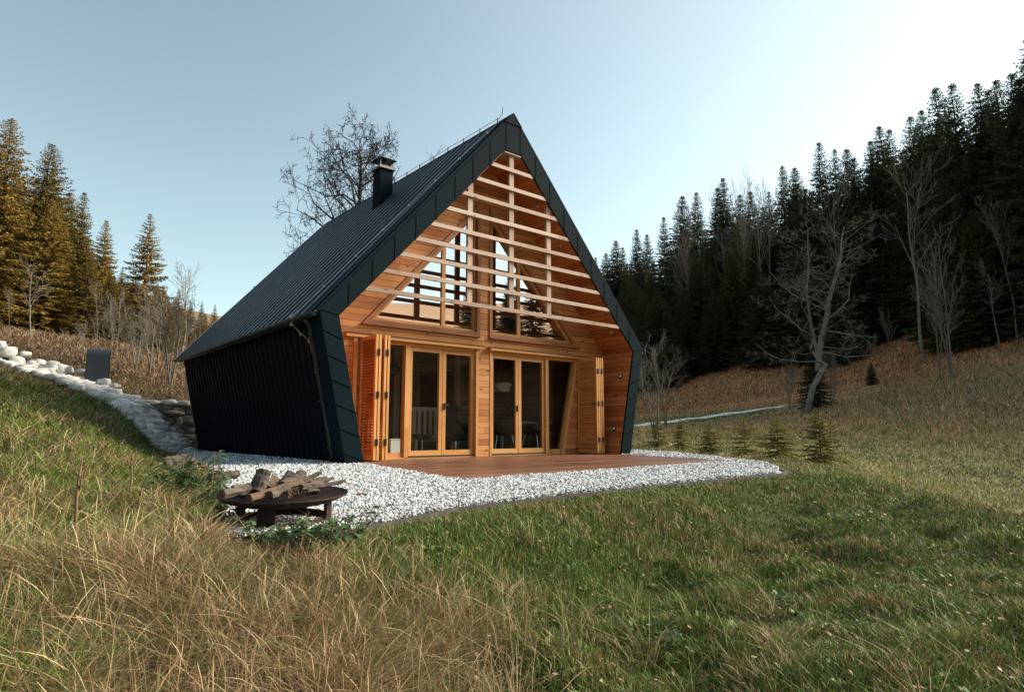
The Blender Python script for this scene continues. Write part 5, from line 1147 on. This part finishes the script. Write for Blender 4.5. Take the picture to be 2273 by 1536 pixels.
# ------------------------------------------------------------------ fire bowl, firewood
def log_mesh(L_, r, seed, bark, taper=.8, bend=.04, split=False, n=12):
    rng = random.Random(seed); mb = MB(); k = 9; pts = []; b0 = len(mb.v); ph = rng.uniform(0, 6)
    lob = [rng.uniform(.82, 1.15) for _ in range(n)]
    for i in range(k):
        t = i / (k - 1); cx_ = bend * L_ * math.sin(t * math.pi + ph * .2); cy_ = bend * .6 * L_ * math.sin(t * 5 + ph); rr = r * (1 - (1 - taper) * t) * rng.uniform(.93, 1.07)
        for j in range(n):
            a = 2 * math.pi * j / n; q = rr * lob[j] * rng.uniform(.94, 1.06); x = q * math.cos(a); y = q * math.sin(a)
            if split and y > .12 * r: y = .12 * r + rng.uniform(-.05, .05) * r
            mb.v.append(Vector((cx_ + x, cy_ + y, L_ * (t - .5))))
    for i in range(k - 1):
        for j in range(n):
            mb.f.append((i * n + j, i * n + (j + 1) % n, (i + 1) * n + (j + 1) % n, (i + 1) * n + j)); mb.uv += [(0, 0)] * 4
            top = split and (math.sin(2 * math.pi * (j + .5) / n) > .12); mb.mi.append(1 if top else 0)
    mb.f.append(tuple(reversed(range(n)))); mb.f.append(tuple((k - 1) * n + j for j in range(n))); mb.mi += [1, 1]; mb.uv += [(0, 0)] * (2 * n)
    return mb.mesh('log', [bark, M['logend']])
def put_log(p, q, r, seed, lab, bark='bark', taper=.8, bend=.04, split=False, roll=0, group=None, name='log'):
    p = Vector(p); q = Vector(q); me = log_mesh((q - p).length, r, seed, M[bark], taper, bend, split); o = link(name, me); o.location = (p + q) / 2
    rq = (q - p).to_track_quat('Z', 'Y'); o.rotation_mode = 'QUATERNION'; o.rotation_quaternion = rq @ Matrix.Rotation(roll, 3, 'Z').to_quaternion(); tag(o, lab, 'log', group); return o
def build_fire():
    c = np.array([-6.60, -5.86]); rim = .165; Rb = .345
    o = empty('fire_bowl', (c[0], c[1], 0), .35); tag(o, 'shallow rusty steel fire bowl on stubby legs standing on the white gravel', 'fire bowl'); o.rotation_euler = (R(1.5), R(-2.5), .35)
    mb = MB(); mb.lathe([(.0, .108), (.15, .113), (.25, .130), (.31, .149), (Rb, rim), (Rb + .006, rim + .004), (Rb + .004, rim - .006), (.31, .139), (.25, .120), (.15, .103), (.0, .098)], n=48); mb.obj('bowl', M['rust'], o, True)
    for k in range(4):
        a = k * math.pi / 2 + .5; mb = MB(); x, y = .25 * math.cos(a), .25 * math.sin(a); t = Vector((-math.sin(a), math.cos(a), 0)); nn = Vector((math.cos(a), math.sin(a), 0)); P = []
        for zz, w_ in ((-.05, .045), (.12, .045)):
            for s1, s2 in ((-1, -1), (1, -1), (1, 1), (-1, 1)): P.append(Vector((x, y, zz)) + t * w_ * s1 + nn * .009 * s2)
        mb.hexa(P); mb.obj('leg', M['rust'], o)
    mb = MB(); mb.lathe([(.246, .0), (.246, .045), (.240, .045), (.240, .0)], n=40); mb.obj('base_ring', M['rust'], o)
    g = 'firewood in the fire bowl'
    F = lambda u, v, dx=0: at(u, v, 3.98 + dx)
    def L2(u0, v0, d0, u1, v1, d1, *a, **k): put_log(F(u0, v0, d0), F(u1, v1, d1), *a, **k, group=g)
    L2(572, 1092, -.10, 588, 1046, -.06, .046, 1, 'thick short log standing on end at the left of the fire bowl', taper=.95, bend=.01)
    L2(606, 1086, .06, 617, 1060, .10, .040, 2, 'short split log leaning beside the upright log', taper=.95, split=True, roll=1.2)
    L2(632, 1080, .10, 648, 1054, .16, .042, 3, 'short round log standing behind the long peeled branch', taper=.9)
    L2(628, 1082, -.02, 668, 1053, .12, .038, 4, 'rough barked log leaning up to the right in the middle of the bowl', taper=.95)
    L2(556, 1104, -.26, 668, 1072, .02, .021, 5, 'long brown peeled branch lying across the front of the bowl', bark='peeled', taper=.85, bend=.03)
    L2(495, 1094, -.22, 580, 1086, -.05, .026, 6, 'grey bark log poking out over the left rim of the bowl', taper=.9)
    L2(488, 1100, -.06, 556, 1090, .12, .022, 7, 'pale split log over the left rim behind the grey bark one', taper=.9, split=True, roll=.6)
    L2(668, 1084, -.06, 765, 1067, .14, .021, 8, 'long thin grey branch poking out over the right rim of the bowl', taper=.5, bend=.03)
    L2(660, 1072, .10, 712, 1050, .20, .018, 9, 'thin dark stick rising to the right at the back of the bowl', taper=.7)
    L2(668, 1078, .06, 722, 1064, .18, .022, 10, 'grey branch below the thin dark stick', taper=.8)
    L2(638, 1098, -.16, 664, 1090, -.14, .028, 11, 'short split chunk at the front right of the bowl', split=True, roll=2.0, taper=.95)
    L2(682, 1096, -.12, 708, 1092, -.10, .024, 12, 'small white ended chunk beside the right rim of the bowl', split=True, roll=2.6, taper=.9)
    L2(664, 1090, -.02, 700, 1080, .02, .024, 13, 'pale barked stick between the chunks and the thin grey branch', taper=.8)
    for i, (u0, v0, d0, u1, v1, d1, r_, lab) in enumerate([(540, 1096, -.08, 596, 1078, .10, .026, 'dark barked stick crossing behind the peeled branch'), (600, 1100, -.2, 640, 1086, -.1, .024, 'grey barked chunk under the peeled branch at the front rim'), (646, 1088, .02, 690, 1070, .12, .026, 'grey brown log between the rough barked log and the thin grey branch'), (516, 1088, .06, 580, 1076, .16, .024, 'weathered grey stick at the back left of the bowl'), (690, 1074, .06, 738, 1062, .2, .015, 'thin dark twig at the back right of the bowl')]): L2(u0, v0, d0, u1, v1, d1, r_, 40 + i, lab)
    g2 = 'logs on the ground at the left edge of the gravel'
    def G(u0, v0, u1, v1, d, r, s, lab, **k):
        p, q = at(u0, v0, d), at(u1, v1, d + .15); p[2] = max(p[2], gz(p[0], p[1]) + r * .7) if poly_sd(np.array([p[0]]), np.array([p[1]]), PAD)[0] > 0 else max(p[2], r * .8)
        put_log(p, q, r, s, lab, group=g2, **k)
    G(362, 1040, 416, 1018, 9.6, .11, 21, 'thick grey bark log at the left end of the ground pile', taper=.9)
    G(372, 1036, 432, 1026, 9.9, .10, 22, 'brown log behind the thick grey bark one')
    G(420, 1034, 462, 1046, 9.2, .09, 23, 'reddish log at the right end of the ground pile', bark='peeled')
    G(468, 1062, 524, 1054, 7.4, .05, 24, 'broken log on the gravel edge left of the fire bowl')
    G(484, 1056, 528, 1052, 7.6, .045, 25, 'dark short log beside the broken one at the gravel edge')
    p = on_z(791, 1098, .02); q = on_z(825, 1097, .02); put_log(p, q, .012, 31, 'small brown stick lying alone on the white gravel', bark='peeled', name='stick')
def on_z(u, v, z): r = ray(u, v); return CAM + r * (z - CAM[2]) / r[2]
build_fire()

# ------------------------------------------------------------------ leafy weeds and dry stalks
def plant_mesh(seed, Hh, Rr, stems, leaves, ls, lw=.45):
    rng = np.random.default_rng(seed); V = []; F = []; S = MB()
    for s in range(stems):
        a = rng.uniform(0, 6.28); b = np.array([math.cos(a), math.sin(a), 0]) * Rr * rng.uniform(.0, .75); tip = b * 1.5 + np.array([rng.normal(0, .2) * Rr, rng.normal(0, .2) * Rr, Hh * rng.uniform(.55, 1.0)])
        S.tube([tuple(b), tuple(b * .4 + tip * .6), tuple(tip)], [.004, .003, .0015], 4, False)
        for l in range(leaves):
            t = rng.uniform(.15, 1); p = b + (tip - b) * t; an = rng.uniform(0, 6.28); d = np.array([math.cos(an), math.sin(an), rng.uniform(-.5, .25)]); d /= np.linalg.norm(d); w = np.cross(d, [0, 0, 1]); w /= np.linalg.norm(w); n = np.cross(w, d); L_ = ls * rng.uniform(.5, 1.2)
            k = len(V); V += [p, p + d * L_ * .35 + w * L_ * lw * .5 + n * L_ * .08, p + d * L_ * .7 + w * L_ * lw * .36, p + d * L_ - n * L_ * .1, p + d * L_ * .7 - w * L_ * lw * .36, p + d * L_ * .35 - w * L_ * lw * .5 + n * L_ * .08, p + d * L_ * .5]
            F += [(k, k + 1, k + 6), (k + 1, k + 2, k + 6), (k + 2, k + 3, k + 6), (k + 3, k + 4, k + 6), (k + 4, k + 5, k + 6), (k + 5, k, k + 6)]
    return S.mesh('stems', M['twig']), npmesh('leaves', np.array(V), np.array(F), None, M['leaf'])
PL = [plant_mesh(1, .42, .26, 22, 16, .085), plant_mesh(2, .26, .20, 18, 14, .06), plant_mesh(3, .20, .30, 24, 12, .055, .6)]
for u, v, d, k, s, lab in [(428, 1105, 5.6, 0, 1.0, 'green nettle clump left of the fire bowl'), (400, 1092, 6.2, 0, .8, 'darker nettle clump behind the first, nearer the logs'), (470, 1120, 4.9, 1, 1.0, 'low green leafy plant between the nettles and the fire bowl'), (500, 1160, 4.0, 1, .9, 'leafy green weed under the left rim of the fire bowl'), (520, 1180, 3.75, 2, .7, 'low weed at the left tip of the gravel'), (690, 1212, 3.35, 2, 1.0, 'dark low bramble at the corner of the edging strip'), (650, 1205, 3.4, 2, .8, 'bramble left of the one at the edging corner'), (735, 1205, 3.45, 2, .7, 'small bramble right of the one at the edging corner'), (490, 1075, 6.9, 1, 1.0, 'small green weed growing among the broken logs'),
                           (1470, 1480, 3.0, 2, .35, 'small bright clover like weed in the lower right grass'), (2205, 1270, 5.0, 2, .3, 'small green weed in the grass near the right edge'), (1740, 1330, 4.1, 2, .35, 'small pale green weed in the middle of the near bank')]:
    p = at(u, v, d); r = empty('weed', (p[0], p[1], gz(p[0], p[1])), rr_.uniform(0, 6)); r.scale = (s, s, s); link('stems', PL[k][0], r); link('leaves', PL[k][1], r); tag(r, lab, 'weed', 'green weeds')
def stalk(u, v, tv, d, lab, r0, seed, fork=3):
    rng = random.Random(seed); p = at(u, v, d); z = gz(p[0], p[1]); h = at(u, tv, d)[2] - z; mb = MB(); pts = [(rng.gauss(0, .006), rng.gauss(0, .006), h * t - .03 * (t == 0)) for t in (0, .3, .6, .85, 1)]; mb.tube(pts, [r0, r0 * .9, r0 * .8, r0 * .6, r0 * .3], 6)
    for k in range(fork): a = rng.uniform(0, 6.28); b = h * rng.uniform(.72, .88); mb.tube([(0, 0, b), (.05 * math.cos(a) * h, .05 * math.sin(a) * h, b + .09 * h), (.10 * math.cos(a) * h, .10 * math.sin(a) * h, b + .22 * h)], [r0 * .55, r0 * .45, r0 * .2], 5)
    o = mb.obj('dry_stalk', M['twig'], None, True); o.location = (p[0], p[1], z); tag(o, lab, 'plant stem', 'dry plant stems on the left bank')
stalk(157, 1300, 1030, 3.6, 'tall dark forked dry stem standing in the left grass', .008, 1, 4)
stalk(283, 1150, 1010, 5.2, 'shorter brown dry stem right of the tall forked one', .007, 2, 4)
stalk(305, 1160, 1085, 4.8, 'short dark leaning dry stem in the left grass', .010, 3, 2)
